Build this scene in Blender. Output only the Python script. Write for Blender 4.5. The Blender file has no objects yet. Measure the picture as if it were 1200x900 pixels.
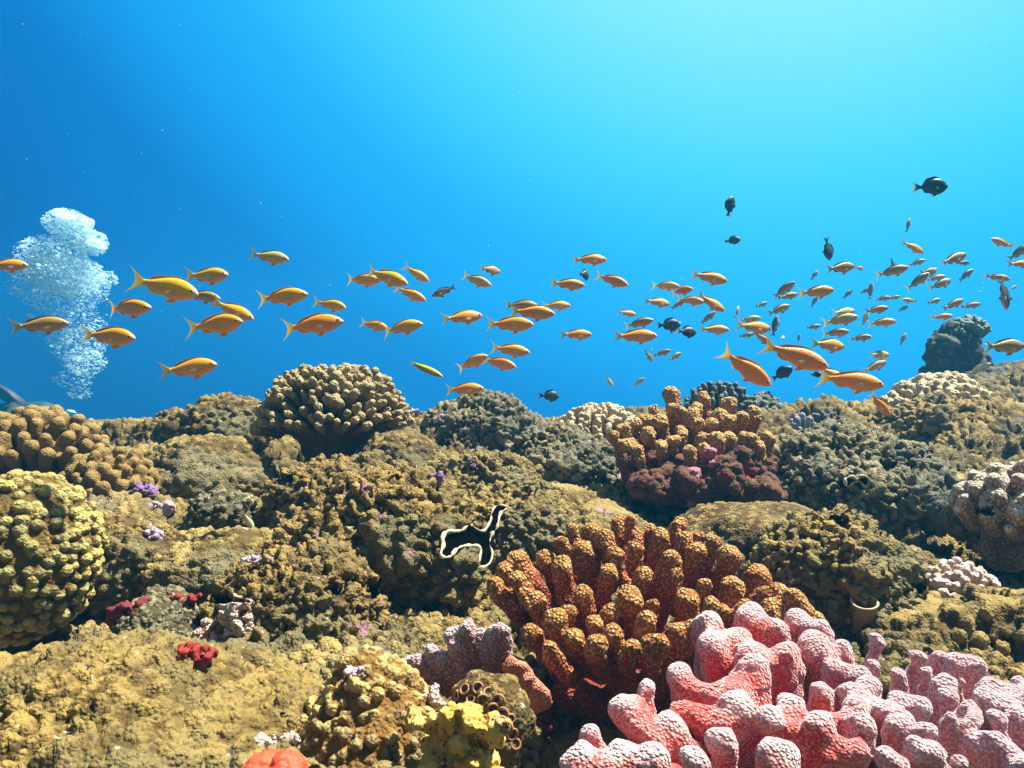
import bpy, bmesh, math, random
import numpy as np
from mathutils import Vector, Matrix, Euler

random.seed(7)
RNG = np.random.default_rng(11)
scene = bpy.context.scene
COL = scene.collection

# ------------------------------------------------------------------ camera
FPX = 600.0 / math.tan(math.radians(35.0))        # focal length in photo pixels (photo 1200 wide, 70 degrees)
cam_d = bpy.data.cameras.new("camera")
cam = bpy.data.objects.new("camera", cam_d)
COL.objects.link(cam)
cam_d.sensor_width = 36.0
cam_d.lens = 18.0 / math.tan(math.radians(35.0))
cam_d.clip_start = 0.01
cam_d.clip_end = 200.0
cam.location = (0, 0, 0)
cam.rotation_euler = (math.radians(90), 0, 0)
scene.camera = cam

# ------------------------------------------------------------------ light
def lin(c):
    c = c / 255.0
    return c / 12.92 if c <= 0.04045 else ((c + 0.055) / 1.055) ** 2.4
def L3(r, g, b, a=1.0):
    return (lin(r), lin(g), lin(b), a)

EXPO = 1.5
SUN_DIR = Vector((0.44, 0.12, 0.89)).normalized()
SUN_EL = math.asin(SUN_DIR.z)
SUN_AZ = math.atan2(SUN_DIR.x, SUN_DIR.y)
sun_d = bpy.data.lights.new("sun", "SUN")
sun_d.energy = 5.0
sun_d.angle = math.radians(1.2)
sun_d.color = (1.0, 0.93, 0.80)
sun = bpy.data.objects.new("sun", sun_d)
COL.objects.link(sun)
sun.rotation_euler = SUN_DIR.to_track_quat('Z', 'Y').to_euler()

world = bpy.data.worlds.new("World")
scene.world = world
world.use_nodes = True
nt = world.node_tree
nt.nodes.clear()
N = nt.nodes.new
LK = nt.links.new
out = N("ShaderNodeOutputWorld")
bgw = N("ShaderNodeBackground")           # the lit body of water seen sideways, plus neutral fill added behind the camera
bgs = N("ShaderNodeBackground")           # the daylight sky straight up through the surface
mix = N("ShaderNodeMixShader")
sky = N("ShaderNodeTexSky")
sky.sky_type = 'NISHITA'
sky.sun_disc = False
sky.sun_elevation = SUN_EL
sky.sun_rotation = SUN_AZ
tc = N("ShaderNodeTexCoord")
dot = N("ShaderNodeVectorMath"); dot.operation = 'DOT_PRODUCT'
G = Vector((0.45, 1.0, 1.15)).normalized()
dot.inputs[1].default_value = G
LK(tc.outputs["Generated"], dot.inputs[0])
mr = N("ShaderNodeMapRange")
mr.inputs["From Min"].default_value = -1.0
mr.inputs["From Max"].default_value = 1.0
LK(dot.outputs["Value"], mr.inputs["Value"])
ramp = N("ShaderNodeValToRGB")
LK(mr.outputs["Result"], ramp.inputs["Fac"])
stops = [(-1.0, (44, 54, 50)), (0.0, (48, 72, 76)), (0.28, (0, 40, 104)), (0.40, (0, 8, 118)), (0.56, (4, 102, 188)), (0.62, (10, 114, 200)), (0.70, (24, 158, 239)),  # first two stops: unseen neutral fill added to brighten the fish flanks
         (0.76, (38, 176, 248)), (0.80, (54, 197, 255)), (0.855, (84, 218, 255)), (0.90, (118, 231, 255)), (0.94, (148, 242, 255)), (1.0, (190, 250, 255))]
el = ramp.color_ramp.elements
while len(el) < len(stops):
    el.new(0.5)
for e, (s, c) in zip(el, stops):
    e.position = (s + 1) / 2
    e.color = L3(*c)
LK(ramp.outputs["Color"], bgw.inputs["Color"])
bgw.inputs["Strength"].default_value = 2.0 ** -EXPO
LK(sky.outputs["Color"], bgs.inputs["Color"])
bgs.inputs["Strength"].default_value = 0.07
sep = N("ShaderNodeSeparateXYZ")
LK(tc.outputs["Generated"], sep.inputs[0])
mz = N("ShaderNodeMapRange"); mz.interpolation_type = 'SMOOTHSTEP'
mz.inputs["From Min"].default_value = 0.62
mz.inputs["From Max"].default_value = 0.82
LK(sep.outputs["Z"], mz.inputs["Value"])
LK(mz.outputs["Result"], mix.inputs["Fac"])
LK(bgw.outputs[0], mix.inputs[1])
LK(bgs.outputs[0], mix.inputs[2])
LK(mix.outputs[0], out.inputs["Surface"])

scene.view_settings.view_transform = 'Standard'
scene.view_settings.look = 'None'
scene.view_settings.gamma = 1.0
scene.view_settings.use_curve_mapping = False
scene.view_settings.exposure = EXPO
scene.render.engine = 'CYCLES'
scene.cycles.use_denoising = True
scene.cycles.max_bounces = 6
scene.cycles.diffuse_bounces = 3
scene.cycles.volume_bounces = 0
scene.cycles.transparent_max_bounces = 16
scene.cycles.caustics_reflective = False
scene.cycles.caustics_refractive = False

# ------------------------------------------------------------------ helpers
def P(px, py, d):
    """A point of the photo at a true distance d (metres along the view)."""
    return np.array([(px - 600.0) / FPX * d, d, (450.0 - py) / FPX * d])

def hit(px, py, default=1.0):
    """Distance (along the view axis) at which the line of sight through a photo pixel meets what has been built so far."""
    dg = bpy.context.evaluated_depsgraph_get()
    v = Vector(((px - 600.0) / FPX, 1.0, (450.0 - py) / FPX))
    ok, loc, nrm, idx, ob, mw = scene.ray_cast(dg, Vector((0, 0, 0)), v.normalized())
    if not ok: return default, Vector((0, -.7, .7))
    return loc.y, nrm

def tag(o, label=None, cat=None, group=None, kind=None):
    if label: o["label"] = label
    if cat: o["category"] = cat
    if group: o["group"] = group
    if kind: o["kind"] = kind
    return o

def mesh_np(name, V, F, mats, attrs=None, matidx=None, smooth=True):
    """Mesh from numpy arrays; F is (n,4) or (n,3) or a list of such arrays."""
    me = bpy.data.meshes.new(name)
    Fs = F if isinstance(F, list) else [F]
    V = np.asarray(V, np.float32)
    me.vertices.add(len(V))
    me.vertices.foreach_set("co", V.ravel())
    loops = np.concatenate([f.ravel() for f in Fs]).astype(np.int32)
    sizes = np.concatenate([np.full(len(f), f.shape[1]) for f in Fs]).astype(np.int32)
    starts = np.concatenate([[0], np.cumsum(sizes)[:-1]]).astype(np.int32)
    me.loops.add(len(loops))
    me.loops.foreach_set("vertex_index", loops)
    me.polygons.add(len(sizes))
    me.polygons.foreach_set("loop_start", starts)
    if smooth:
        me.polygons.foreach_set("use_smooth", np.ones(len(sizes), bool))
    if matidx is not None:
        me.polygons.foreach_set("material_index", np.asarray(matidx, np.int32))
    for m in (mats if isinstance(mats, (list, tuple)) else [mats]):
        me.materials.append(m)
    for k, a in (attrs or {}).items():
        at = me.attributes.new(k, 'FLOAT', 'POINT')
        at.data.foreach_set("value", np.asarray(a, np.float32))
    me.update(calc_edges=True)
    me.validate()
    return me

def link(name, me, parent=None, loc=None):
    o = bpy.data.objects.new(name, me)
    COL.objects.link(o)
    if parent is not None: o.parent = parent
    if loc is not None: o.location = loc
    return o

def empty(name, loc):
    o = bpy.data.objects.new(name, None)
    o.empty_display_size = 0.02
    o.location = loc
    COL.objects.link(o)
    return o

def smooth01(a, b, x):
    t = np.clip((x - a) / (b - a), 0, 1)
    return t * t * (3 - 2 * t)

def hash01(ix, iy, iz, s):
    h = (ix.astype(np.uint32) * np.uint32(374761393) + iy.astype(np.uint32) * np.uint32(668265263)
         + iz.astype(np.uint32) * np.uint32(2246822519) + np.uint32((s * 3266489917) & 0xFFFFFFFF))
    h = (h ^ (h >> np.uint32(15))) * np.uint32(2246822519)
    h = (h ^ (h >> np.uint32(13))) * np.uint32(3266489917)
    h = h ^ (h >> np.uint32(16))
    return h.astype(np.float32) / np.float32(4294967295.0)

def worley(Pt, scale, seed=0, jitter=0.8):
    """Distance to the nearest jittered cell point (cell units) and that cell's random number."""
    Q = (np.asarray(Pt, np.float32) / np.float32(scale))
    best = np.full(len(Q), 9.0, np.float32)
    bid = np.zeros(len(Q), np.float32)
    B = np.floor(Q).astype(np.int64)
    for dx in (-1, 0, 1):
        for dy in (-1, 0, 1):
            for dz in (-1, 0, 1):
                cx, cy, cz = B[:, 0] + dx, B[:, 1] + dy, B[:, 2] + dz
                r1 = hash01(cx, cy, cz, seed * 7 + 1)
                r2 = hash01(cx, cy, cz, seed * 7 + 2)
                r3 = hash01(cx, cy, cz, seed * 7 + 3)
                ex = cx + 0.5 + jitter * (r1 - 0.5) - Q[:, 0]
                ey = cy + 0.5 + jitter * (r2 - 0.5) - Q[:, 1]
                ez = cz + 0.5 + jitter * (r3 - 0.5) - Q[:, 2]
                d2 = (ex * ex + ey * ey + ez * ez).astype(np.float32)
                m = d2 < best
                best = np.where(m, d2, best)
                bid = np.where(m, r1, bid)
    return np.sqrt(best), bid

def beads(Pt, Nn, scale, seed=0, jitter=0.85):
    """Like worley, but measured along the surface, so every bead stands up whole: tangential distance to the nearest point close to the surface."""
    s = np.float32(scale)
    Q = (np.asarray(Pt, np.float32) / s); Nn = np.asarray(Nn, np.float32)
    best = np.full(len(Q), 9.0, np.float32); bid = np.zeros(len(Q), np.float32)
    B = np.floor(Q).astype(np.int64)
    for dx in (-1, 0, 1):
        for dy in (-1, 0, 1):
            for dz in (-1, 0, 1):
                cx, cy, cz = B[:, 0] + dx, B[:, 1] + dy, B[:, 2] + dz
                r1 = hash01(cx, cy, cz, seed * 7 + 1); r2 = hash01(cx, cy, cz, seed * 7 + 2); r3 = hash01(cx, cy, cz, seed * 7 + 3)
                ex = (cx + 0.5 + jitter * (r1 - 0.5) - Q[:, 0]).astype(np.float32)
                ey = (cy + 0.5 + jitter * (r2 - 0.5) - Q[:, 1]).astype(np.float32)
                ez = (cz + 0.5 + jitter * (r3 - 0.5) - Q[:, 2]).astype(np.float32)
                en = ex * Nn[:, 0] + ey * Nn[:, 1] + ez * Nn[:, 2]
                t2 = ex * ex + ey * ey + ez * ez - en * en + np.maximum(np.abs(en) - 0.42, 0) * 4
                m = t2 < best
                best = np.where(m, t2, best); bid = np.where(m, r2, bid)
    return np.sqrt(np.maximum(best, 0)), bid

def dome(f, R=0.62):
    return np.sqrt(np.clip(1 - (f / R) ** 2, 0, 1))

def vnoise(Pt, scale, seed=0):
    Q = np.asarray(Pt, np.float32) / np.float32(scale)
    B = np.floor(Q).astype(np.int64)
    f = Q - B
    f = f * f * (3 - 2 * f)
    r = 0
    for dx in (0, 1):
        wx = f[:, 0] if dx else 1 - f[:, 0]
        for dy in (0, 1):
            wy = f[:, 1] if dy else 1 - f[:, 1]
            for dz in (0, 1):
                wz = f[:, 2] if dz else 1 - f[:, 2]
                r = r + wx * wy * wz * hash01(B[:, 0] + dx, B[:, 1] + dy, B[:, 2] + dz, seed * 13 + 5)
    return r * 2 - 1

def fbm(Pt, scale, seed=0, octv=4, gain=0.5):
    a, s, t = 1.0, scale, 0
    for i in range(octv):
        t = t + a * vnoise(Pt, s, seed + i)
        a *= gain
        s *= 0.5
    return t

def vnormals(V, F):
    n = np.zeros_like(V, dtype=np.float64)
    if F.shape[1] == 4:
        fn = np.cross(V[F[:, 2]] - V[F[:, 0]], V[F[:, 3]] - V[F[:, 1]])
    else:
        fn = np.cross(V[F[:, 1]] - V[F[:, 0]], V[F[:, 2]] - V[F[:, 0]])
    for k in range(F.shape[1]):
        for c in range(3):
            n[:, c] += np.bincount(F[:, k], fn[:, c], len(V))
    l = np.linalg.norm(n, axis=1, keepdims=True)
    return n / np.maximum(l, 1e-12)

CORN = np.array([[0,0,0],[1,0,0],[0,1,0],[1,1,0],[0,0,1],[1,0,1],[0,1,1],[1,1,1]])
EDG = [(0,1),(2,3),(4,5),(6,7),(0,2),(1,3),(4,6),(5,7),(0,4),(1,5),(2,6),(3,7)]
def surface_nets(Fd, origin, h):
    """Smooth quad surface of the zero level of a distance grid."""
    ins = Fd < 0
    nx, ny, nz = Fd.shape
    cnt = np.zeros((nx-1, ny-1, nz-1), np.int8)
    for c in CORN:
        cnt += ins[c[0]:nx-1+c[0], c[1]:ny-1+c[1], c[2]:nz-1+c[2]]
    act = np.argwhere((cnt > 0) & (cnt < 8))
    vals = np.stack([Fd[act[:,0]+c[0], act[:,1]+c[1], act[:,2]+c[2]] for c in CORN], 1)
    S = np.zeros((len(act), 3)); K = np.zeros(len(act))
    for a, b in EDG:
        fa, fb = vals[:, a], vals[:, b]
        cr = (fa < 0) != (fb < 0)
        t = np.where(cr, fa / np.where(cr, fa - fb, 1), 0)
        p = CORN[a] + t[:, None] * (CORN[b] - CORN[a])
        S += np.where(cr[:, None], p, 0); K += cr
    V = (act + S / K[:, None]) * h + origin
    vid = np.full(cnt.shape, -1, np.int64)
    vid[act[:,0], act[:,1], act[:,2]] = np.arange(len(act))
    Q = []
    for ax in range(3):
        a0 = ins[tuple(slice(0, -1) if k == ax else slice(1, -1) for k in range(3))]
        a1 = ins[tuple(slice(1, None) if k == ax else slice(1, -1) for k in range(3))]
        e = np.argwhere(a0 != a1)
        flip = a0[e[:,0], e[:,1], e[:,2]]
        o1, o2 = [(1,2),(2,0),(0,1)][ax]
        base = e.copy()
        base[:, o1] += 1; base[:, o2] += 1
        ids = []
        for d1, d2 in ((1,1),(0,1),(0,0),(1,0)):
            c = base.copy(); c[:, o1] -= d1; c[:, o2] -= d2
            ids.append(vid[c[:,0], c[:,1], c[:,2]])
        q = np.stack(ids, 1)
        q[~flip] = q[~flip][:, ::-1]
        Q.append(q)
    Q = np.concatenate(Q)
    Q = Q[(Q >= 0).all(1)]
    return V, Q

def sdf_build(caps, h, k=0.008, warp=0.0, wscale=0.03, seed=0):
    """caps: list of (a, b, ra, rb[, offset]). Smooth union of tapered capsules -> verts, quads, distance from the nearest capsule's 'a' end."""
    A = np.array([c[0] for c in caps]); B = np.array([c[1] for c in caps])
    ra = np.array([c[2] for c in caps]); rb = np.array([c[3] for c in caps])
    off = np.array([c[4] if len(c) > 4 else None for c in caps], dtype=object)
    R = np.maximum(ra, rb)
    pad = k + 3 * h + warp
    lo = np.minimum(A - R[:, None], B - R[:, None]).min(0) - pad
    hi = np.maximum(A + R[:, None], B + R[:, None]).max(0) + pad
    dims = np.ceil((hi - lo) / h).astype(int) + 1
    D = np.full(dims, 1.0, np.float32)
    for i in range(len(caps)):
        mn = np.minimum(A[i], B[i]) - R[i] - pad
        mx = np.maximum(A[i], B[i]) + R[i] + pad
        i0 = np.maximum(np.floor((mn - lo) / h).astype(int), 0)
        i1 = np.minimum(np.ceil((mx - lo) / h).astype(int) + 1, dims)
        g = [lo[j] + h * np.arange(i0[j], i1[j]) for j in range(3)]
        X = g[0][:, None, None] - A[i][0]; Y = g[1][None, :, None] - A[i][1]; Z = g[2][None, None, :] - A[i][2]
        ab = B[i] - A[i]; l2 = max(ab @ ab, 1e-12)
        t = np.clip((X * ab[0] + Y * ab[1] + Z * ab[2]) / l2, 0, 1)
        d = np.sqrt((X - t*ab[0])**2 + (Y - t*ab[1])**2 + (Z - t*ab[2])**2) - (ra[i] + t * (rb[i] - ra[i]))
        s = tuple(slice(i0[j], i1[j]) for j in range(3))
        o = D[s]
        hh = np.clip(0.5 + 0.5 * (o - d) / k, 0, 1)
        D[s] = o * (1 - hh) + d * hh - k * hh * (1 - hh)
    if warp > 0:
        ii = np.argwhere(np.abs(D) < warp + 2 * h)
        pts = lo + ii * h
        D[ii[:,0], ii[:,1], ii[:,2]] += warp * fbm(pts, wscale, seed, 3)
    V, Q = surface_nets(D, lo, h)
    tip = np.full(len(V), 9.0, np.float32); best = np.full(len(V), 9.0, np.float32)
    for i in range(len(caps)):
        mn = np.minimum(A[i], B[i]) - R[i] - pad; mx = np.maximum(A[i], B[i]) + R[i] + pad
        m = np.flatnonzero(((V > mn) & (V < mx)).all(1))
        if len(m) == 0: continue
        W = V[m] - A[i]; ab = B[i] - A[i]; l2 = max(ab @ ab, 1e-12)
        t = np.clip(W @ ab / l2, 0, 1)
        d = np.linalg.norm(W - t[:, None] * ab, axis=1) - (ra[i] + t * (rb[i] - ra[i]))
        u = d < best[m]
        mm = m[u]
        best[mm] = d[u]
        if off[i] is None: tip[mm] = np.maximum(W[u] @ ab / math.sqrt(l2), -ra[i]) * (1.0) + ra[i]
        else: tip[mm] = (t * math.sqrt(l2))[u] + off[i]
    return V, Q, tip

_ICO = {}
def ico(n):
    if n not in _ICO:
        bm = bmesh.new()
        bmesh.ops.create_icosphere(bm, subdivisions=n, radius=1.0)
        V = np.array([v.co[:] for v in bm.verts])
        F = np.array([[v.index for v in f.verts] for f in bm.faces])
        bm.free()
        _ICO[n] = (V, F)
    return _ICO[n]

# ------------------------------------------------------------------ materials
def new_mat(name):
    m = bpy.data.materials.new(name)
    m.use_nodes = True
    t = m.node_tree
    t.nodes.clear()
    o = t.nodes.new("ShaderNodeOutputMaterial")
    b = t.nodes.new("ShaderNodeBsdfPrincipled")
    t.links.new(b.outputs[0], o.inputs["Surface"])
    return m, t, b
def nd(t, typ, **kw):
    n = t.nodes.new(typ)
    for k, v in kw.items():
        setattr(n, k, v)
    return n
def attr(t, name):
    a = nd(t, "ShaderNodeAttribute"); a.attribute_name = name
    return a.outputs["Fac"]
def rampn(t, fac, stops, interp='LINEAR'):
    r = nd(t, "ShaderNodeValToRGB")
    r.color_ramp.interpolation = interp
    e = r.color_ramp.elements
    while len(e) < len(stops): e.new(0.5)
    for q, (s, c) in zip(e, stops):
        q.position = s
        q.color = c if len(c) == 4 else (*c, 1)
    t.links.new(fac, r.inputs[0])
    return r.outputs[0]
def mixc(t, fac, a, b, mode='MIX'):
    m = nd(t, "ShaderNodeMix", data_type='RGBA', blend_type=mode)
    for sock, v in ((m.inputs[0], fac), (m.inputs[6], a), (m.inputs[7], b)):
        if hasattr(v, 'is_linked'): t.links.new(v, sock)
        elif isinstance(v, (int, float)): sock.default_value = v
        else: sock.default_value = v if len(v) == 4 else (*v, 1)
    return m.outputs[2]
def mathn(t, op, a, b=0.0, clamp=False):
    m = nd(t, "ShaderNodeMath", operation=op, use_clamp=clamp)
    for sock, v in ((m.inputs[0], a), (m.inputs[1], b)):
        if hasattr(v, 'is_linked'): t.links.new(v, sock)
        else: sock.default_value = v
    return m.outputs[0]
def maprange(t, v, a, b, c=0.0, d=1.0):
    m = nd(t, "ShaderNodeMapRange"); m.interpolation_type = 'SMOOTHSTEP'
    t.links.new(v, m.inputs["Value"])
    for k, x in (("From Min", a), ("From Max", b), ("To Min", c), ("To Max", d)): m.inputs[k].default_value = x
    return m.outputs[0]
def objco(t):
    return nd(t, "ShaderNodeTexCoord").outputs["Object"]
def noise(t, co, scale, detail=4.0, rough=0.55):
    n = nd(t, "ShaderNodeTexNoise")
    n.inputs["Scale"].default_value = scale; n.inputs["Detail"].default_value = detail; n.inputs["Roughness"].default_value = rough
    t.links.new(co, n.inputs["Vector"])
    return n.outputs["Fac"]
def voro(t, co, scale, feature='F1', out="Distance"):
    n = nd(t, "ShaderNodeTexVoronoi", feature=feature)
    n.inputs["Scale"].default_value = scale
    t.links.new(co, n.inputs["Vector"])
    return n.outputs[out]
def bump(t, h, strength, dist, prev=None):
    b = nd(t, "ShaderNodeBump")
    b.inputs["Strength"].default_value = strength; b.inputs["Distance"].default_value = dist
    t.links.new(h, b.inputs["Height"])
    if prev is not None: t.links.new(prev, b.inputs["Normal"])
    return b.outputs[0]

def reef_mat(name, low, high, sand, knobtip, patch=None, patch_amt=0.0, fine=220.0, rough=0.85, green=None):
    """Living reef crust: patchy low/high colour, knob tops painted pale as if sunlit over gaps darkened as shade, sediment where the surface lies flat."""
    m, t, b = new_mat(name)
    co = objco(t)
    n1 = noise(t, co, 9.0, 5.0, 0.6)
    n2 = noise(t, co, 55.0, 4.0, 0.6)
    n3 = noise(t, co, fine, 3.0, 0.6)
    c = mixc(t, maprange(t, n1, 0.36, 0.62), low, high)
    c = mixc(t, maprange(t, n2, 0.35, 0.7, 0.0, 0.6), c, [x * 0.5 for x in low[:3]])
    if green is not None:
        c = mixc(t, maprange(t, noise(t, co, 5.0, 3.0), 0.5, 0.62, 0.0, 0.8), c, green)
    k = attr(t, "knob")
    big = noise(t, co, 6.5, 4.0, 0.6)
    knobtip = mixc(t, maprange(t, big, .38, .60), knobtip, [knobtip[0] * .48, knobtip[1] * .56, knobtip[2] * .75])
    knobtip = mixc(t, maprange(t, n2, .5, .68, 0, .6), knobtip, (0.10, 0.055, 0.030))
    c = mixc(t, mathn(t, 'MULTIPLY', maprange(t, k, .12, .6), 0.75), c, knobtip)  # lit tops and shaded gaps of the knobs, painted into the colour
    c = mixc(t, mathn(t, 'MULTIPLY', attr(t, "sand"), maprange(t, n3, 0.3, 0.6, 0.5, 1.0)), c, sand)
    if patch is not None:
        pm = mathn(t, 'MULTIPLY', maprange(t, noise(t, co, 16.0, 4.0, 0.65), 0.66 - patch_amt, 0.70 - patch_amt), maprange(t, n2, 0.35, 0.5))
        c = mixc(t, pm, c, patch)
    sp = maprange(t, noise(t, co, 120.0, 2.0), 0.70, 0.74)
    c = mixc(t, mathn(t, 'MULTIPLY', sp, 0.6), c, (0.6, 0.55, 0.42))
    t.links.new(c, b.inputs["Base Color"])
    b.inputs["Roughness"].default_value = rough
    b.inputs["Specular IOR Level"].default_value = 0.25
    h = mathn(t, 'ADD', n3, mathn(t, 'MULTIPLY', voro(t, co, fine * 1.3), -0.7))
    nb = bump(t, h, 0.8, 0.004)
    t.links.new(nb, b.inputs["Normal"])
    return m

def coral_mat(name, tipc, midc, basec, dot=None, dscale=260.0, tl=(0.0, 0.02, 0.06), bumpd=0.003, sheen=0.0, rough=0.7, dotamt=0.8, sheenc=(1, 1, 1), dot_r=0.35, shift=None):
    """Branching coral: colour along the branch from tip to base, with paler polyp dots that stand up."""
    m, t, b = new_mat(name)
    co = objco(t)
    tp = attr(t, "tip")
    n1 = noise(t, co, 30.0, 4.0)
    tpn = mathn(t, 'ADD', tp, mathn(t, 'MULTIPLY', mathn(t, 'SUBTRACT', n1, 0.5), tl[2] * 0.35))
    mx = tl[2]
    u = mathn(t, 'DIVIDE', tpn, mx, True)
    c = rampn(t, u, [(tl[0] / mx, tipc), (tl[1] / mx, midc), (1.0, basec)])
    c = mixc(t, maprange(t, noise(t, co, 90.0, 3.0), 0.4, 0.7, 0.0, 0.35), c, [x * 0.6 for x in midc[:3]])
    if shift is not None:
        sx = nd(t, 'ShaderNodeSeparateXYZ'); t.links.new(co, sx.inputs[0])
        c = mixc(t, maprange(t, sx.outputs[0], shift[0], shift[1], 0, shift[3]), c, shift[2])
    v = voro(t, co, dscale)
    c = mixc(t, maprange(t, v, .3, .75, 0, .45), c, [x * .4 for x in midc[:3]])
    if dot is not None:
        dm = maprange(t, v, dot_r + 0.12, dot_r - 0.12)
        c = mixc(t, mathn(t, 'MULTIPLY', mathn(t, 'MULTIPLY', dm, dotamt), mathn(t, 'SUBTRACT', 1.0, mathn(t, 'MULTIPLY', u, 0.75))), c, dot)
    t.links.new(c, b.inputs["Base Color"])
    b.inputs["Roughness"].default_value = rough
    b.inputs["Specular IOR Level"].default_value = 0.3
    if sheen > 0:
        b.inputs["Sheen Weight"].default_value = sheen
        b.inputs["Sheen Roughness"].default_value = 0.35
        b.inputs["Sheen Tint"].default_value = (*sheenc, 1)
    h = mathn(t, 'SUBTRACT', 1.0, v)
    nb = bump(t, h, 0.9, bumpd)
    nb = bump(t, noise(t, co, dscale * 1.7, 2.0), 0.3, 0.001, nb)
    t.links.new(nb, b.inputs["Normal"])
    return m

def plain_mat(name, col, rough=0.6, spec=0.3, nscale=60.0, namt=0.4, bumpd=0.0):
    m, t, b = new_mat(name)
    co = objco(t)
    n1 = noise(t, co, nscale, 4.0)
    c = mixc(t, maprange(t, n1, 0.35, 0.7, 0.0, namt), col, [x * 0.45 for x in col[:3]])
    t.links.new(c, b.inputs["Base Color"])
    b.inputs["Roughness"].default_value = rough
    b.inputs["Specular IOR Level"].default_value = spec
    if bumpd > 0:
        t.links.new(bump(t, noise(t, co, nscale * 3, 4.0), 0.7, bumpd), b.inputs["Normal"])
    return m
# ------------------------------------------------------------------ the reef ground
OLIVE = (0.066, 0.045, 0.010); TAN = (0.140, 0.096, 0.022); SAND = (0.37, 0.272, 0.088); GREY = (0.165, 0.165, 0.115)
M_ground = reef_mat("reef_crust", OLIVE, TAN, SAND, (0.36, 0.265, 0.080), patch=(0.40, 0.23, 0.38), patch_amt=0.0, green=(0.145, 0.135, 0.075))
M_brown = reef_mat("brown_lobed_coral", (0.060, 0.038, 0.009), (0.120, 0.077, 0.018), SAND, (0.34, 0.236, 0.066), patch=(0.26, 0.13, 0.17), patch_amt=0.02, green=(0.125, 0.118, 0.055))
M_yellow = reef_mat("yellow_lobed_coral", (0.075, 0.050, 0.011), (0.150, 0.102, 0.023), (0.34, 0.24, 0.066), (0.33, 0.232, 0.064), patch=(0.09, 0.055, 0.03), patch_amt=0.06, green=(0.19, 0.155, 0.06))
M_greyc = reef_mat("grey_green_coral", (0.052, 0.046, 0.020), (0.105, 0.090, 0.038), (0.30, 0.25, 0.13), (0.31, 0.275, 0.140), patch=(0.28, 0.18, 0.26), patch_amt=0.0)
M_pebble = reef_mat("pebbled_coral", (0.10, 0.066, 0.013), (0.16, 0.105, 0.022), (0.3, 0.2, 0.06), (0.62, 0.50, 0.145))
M_honey = reef_mat("honeycomb_coral", (0.17, 0.085, 0.018), (0.26, 0.14, 0.032), (0.5, 0.4, 0.15), (0.62, 0.46, 0.15))
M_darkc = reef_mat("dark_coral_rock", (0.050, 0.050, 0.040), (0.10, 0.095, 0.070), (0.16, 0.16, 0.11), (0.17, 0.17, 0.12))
M_encrust = reef_mat("encrusted_dead_coral", (0.060, 0.014, 0.012), (0.13, 0.048, 0.022), (0.20, 0.12, 0.06), (0.17, 0.075, 0.040),
                     patch=(0.24, 0.035, 0.06), patch_amt=0.08, green=(0.15, 0.085, 0.016))

ctrl = [(-300,950,.45),(0,960,.45),(300,960,.45),(600,985,.45),(900,1150,.42),(1200,1150,.42),(1500,1100,.42),
 (0,860,.60),(200,860,.65),(400,770,.72),(520,860,.66),(650,1010,.68),(800,930,.66),(1000,900,.66),(1200,880,.7),(1450,860,.7),
 (0,835,.85),(100,830,.85),(230,800,.85),(330,745,.85),(500,735,.85),(660,850,.85),(780,830,.85),(900,785,.85),(1100,748,.85),(1250,742,.85),
 (-150,645,1.15),(0,640,1.15),(200,645,1.15),(400,665,1.15),(600,645,1.15),(800,660,1.15),(1000,655,1.15),(1100,690,1.15),(1200,745,1.15),(1300,745,1.15),(1450,640,1.15),
 (-100,580,1.5),(0,575,1.5),(200,588,1.5),(400,588,1.5),(600,585,1.5),(800,590,1.5),(1000,582,1.5),(1200,580,1.5),
 (0,530,1.9),(200,536,1.9),(400,536,1.9),(600,531,1.9),(800,540,1.9),(1000,526,1.9),(1200,514,1.9),
 (-200,500,2.3),(0,502,2.3),(200,506,2.3),(400,503,2.3),(550,493,2.3),(650,504,2.3),(800,502,2.3),(950,494,2.3),(1100,478,2.3),(1200,466,2.3),(1400,450,2.3),
 (-300,500,2.7),(0,502,2.7),(200,506,2.7),(400,506,2.7),(600,502,2.7),(800,502,2.7),(950,490,2.7),(1080,464,2.7),(1200,440,2.7),(1500,400,2.7),
 (0,545,3.3),(300,550,3.3),(600,548,3.3),(900,535,3.3),(1050,490,3.3),(1200,446,3.3),(1500,400,3.3)]
cp = [tuple(P(*c)) for c in ctrl]
cp += [(-.5,.1,-.36),(.5,.1,-.36),(0,-.5,-.4),(-2,0,-.4),(2,0,-.35),(-2,-1,-.45),(2,-1,-.4),(0,-1.2,-.45),
       (-4,2,-.5),(4,2,-.1),(-5,5,-1.6),(0,5,-1.5),(2.5,4.6,-.9),(4.5,5,-.6),(-9,9,-4.),(0,10,-4.5),(5,9,-3.6),(9,9,-3.),(-9,0,-.9),(9,0,-.3)]
cp = np.array(cp)
def _rbf_fit(pts):
    n = len(pts)
    r = np.linalg.norm(pts[:, None, :2] - pts[None, :, :2], axis=2)
    A = np.zeros((n + 3, n + 3))
    A[:n, :n] = r + np.eye(n) * 0.015
    A[:n, n] = 1; A[:n, n+1:] = pts[:, :2]; A[n:, :n] = A[:n, n:].T
    return np.linalg.solve(A, np.concatenate([pts[:, 2], np.zeros(3)]))
_W = _rbf_fit(cp)
def ground_z(x, y):
    x = np.asarray(x, float); y = np.asarray(y, float)
    z = _W[-3] + _W[-2] * x + _W[-1] * y
    for i in range(len(cp)):
        z = z + _W[i] * np.sqrt((x - cp[i, 0])**2 + (y - cp[i, 1])**2)
    return z

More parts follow.
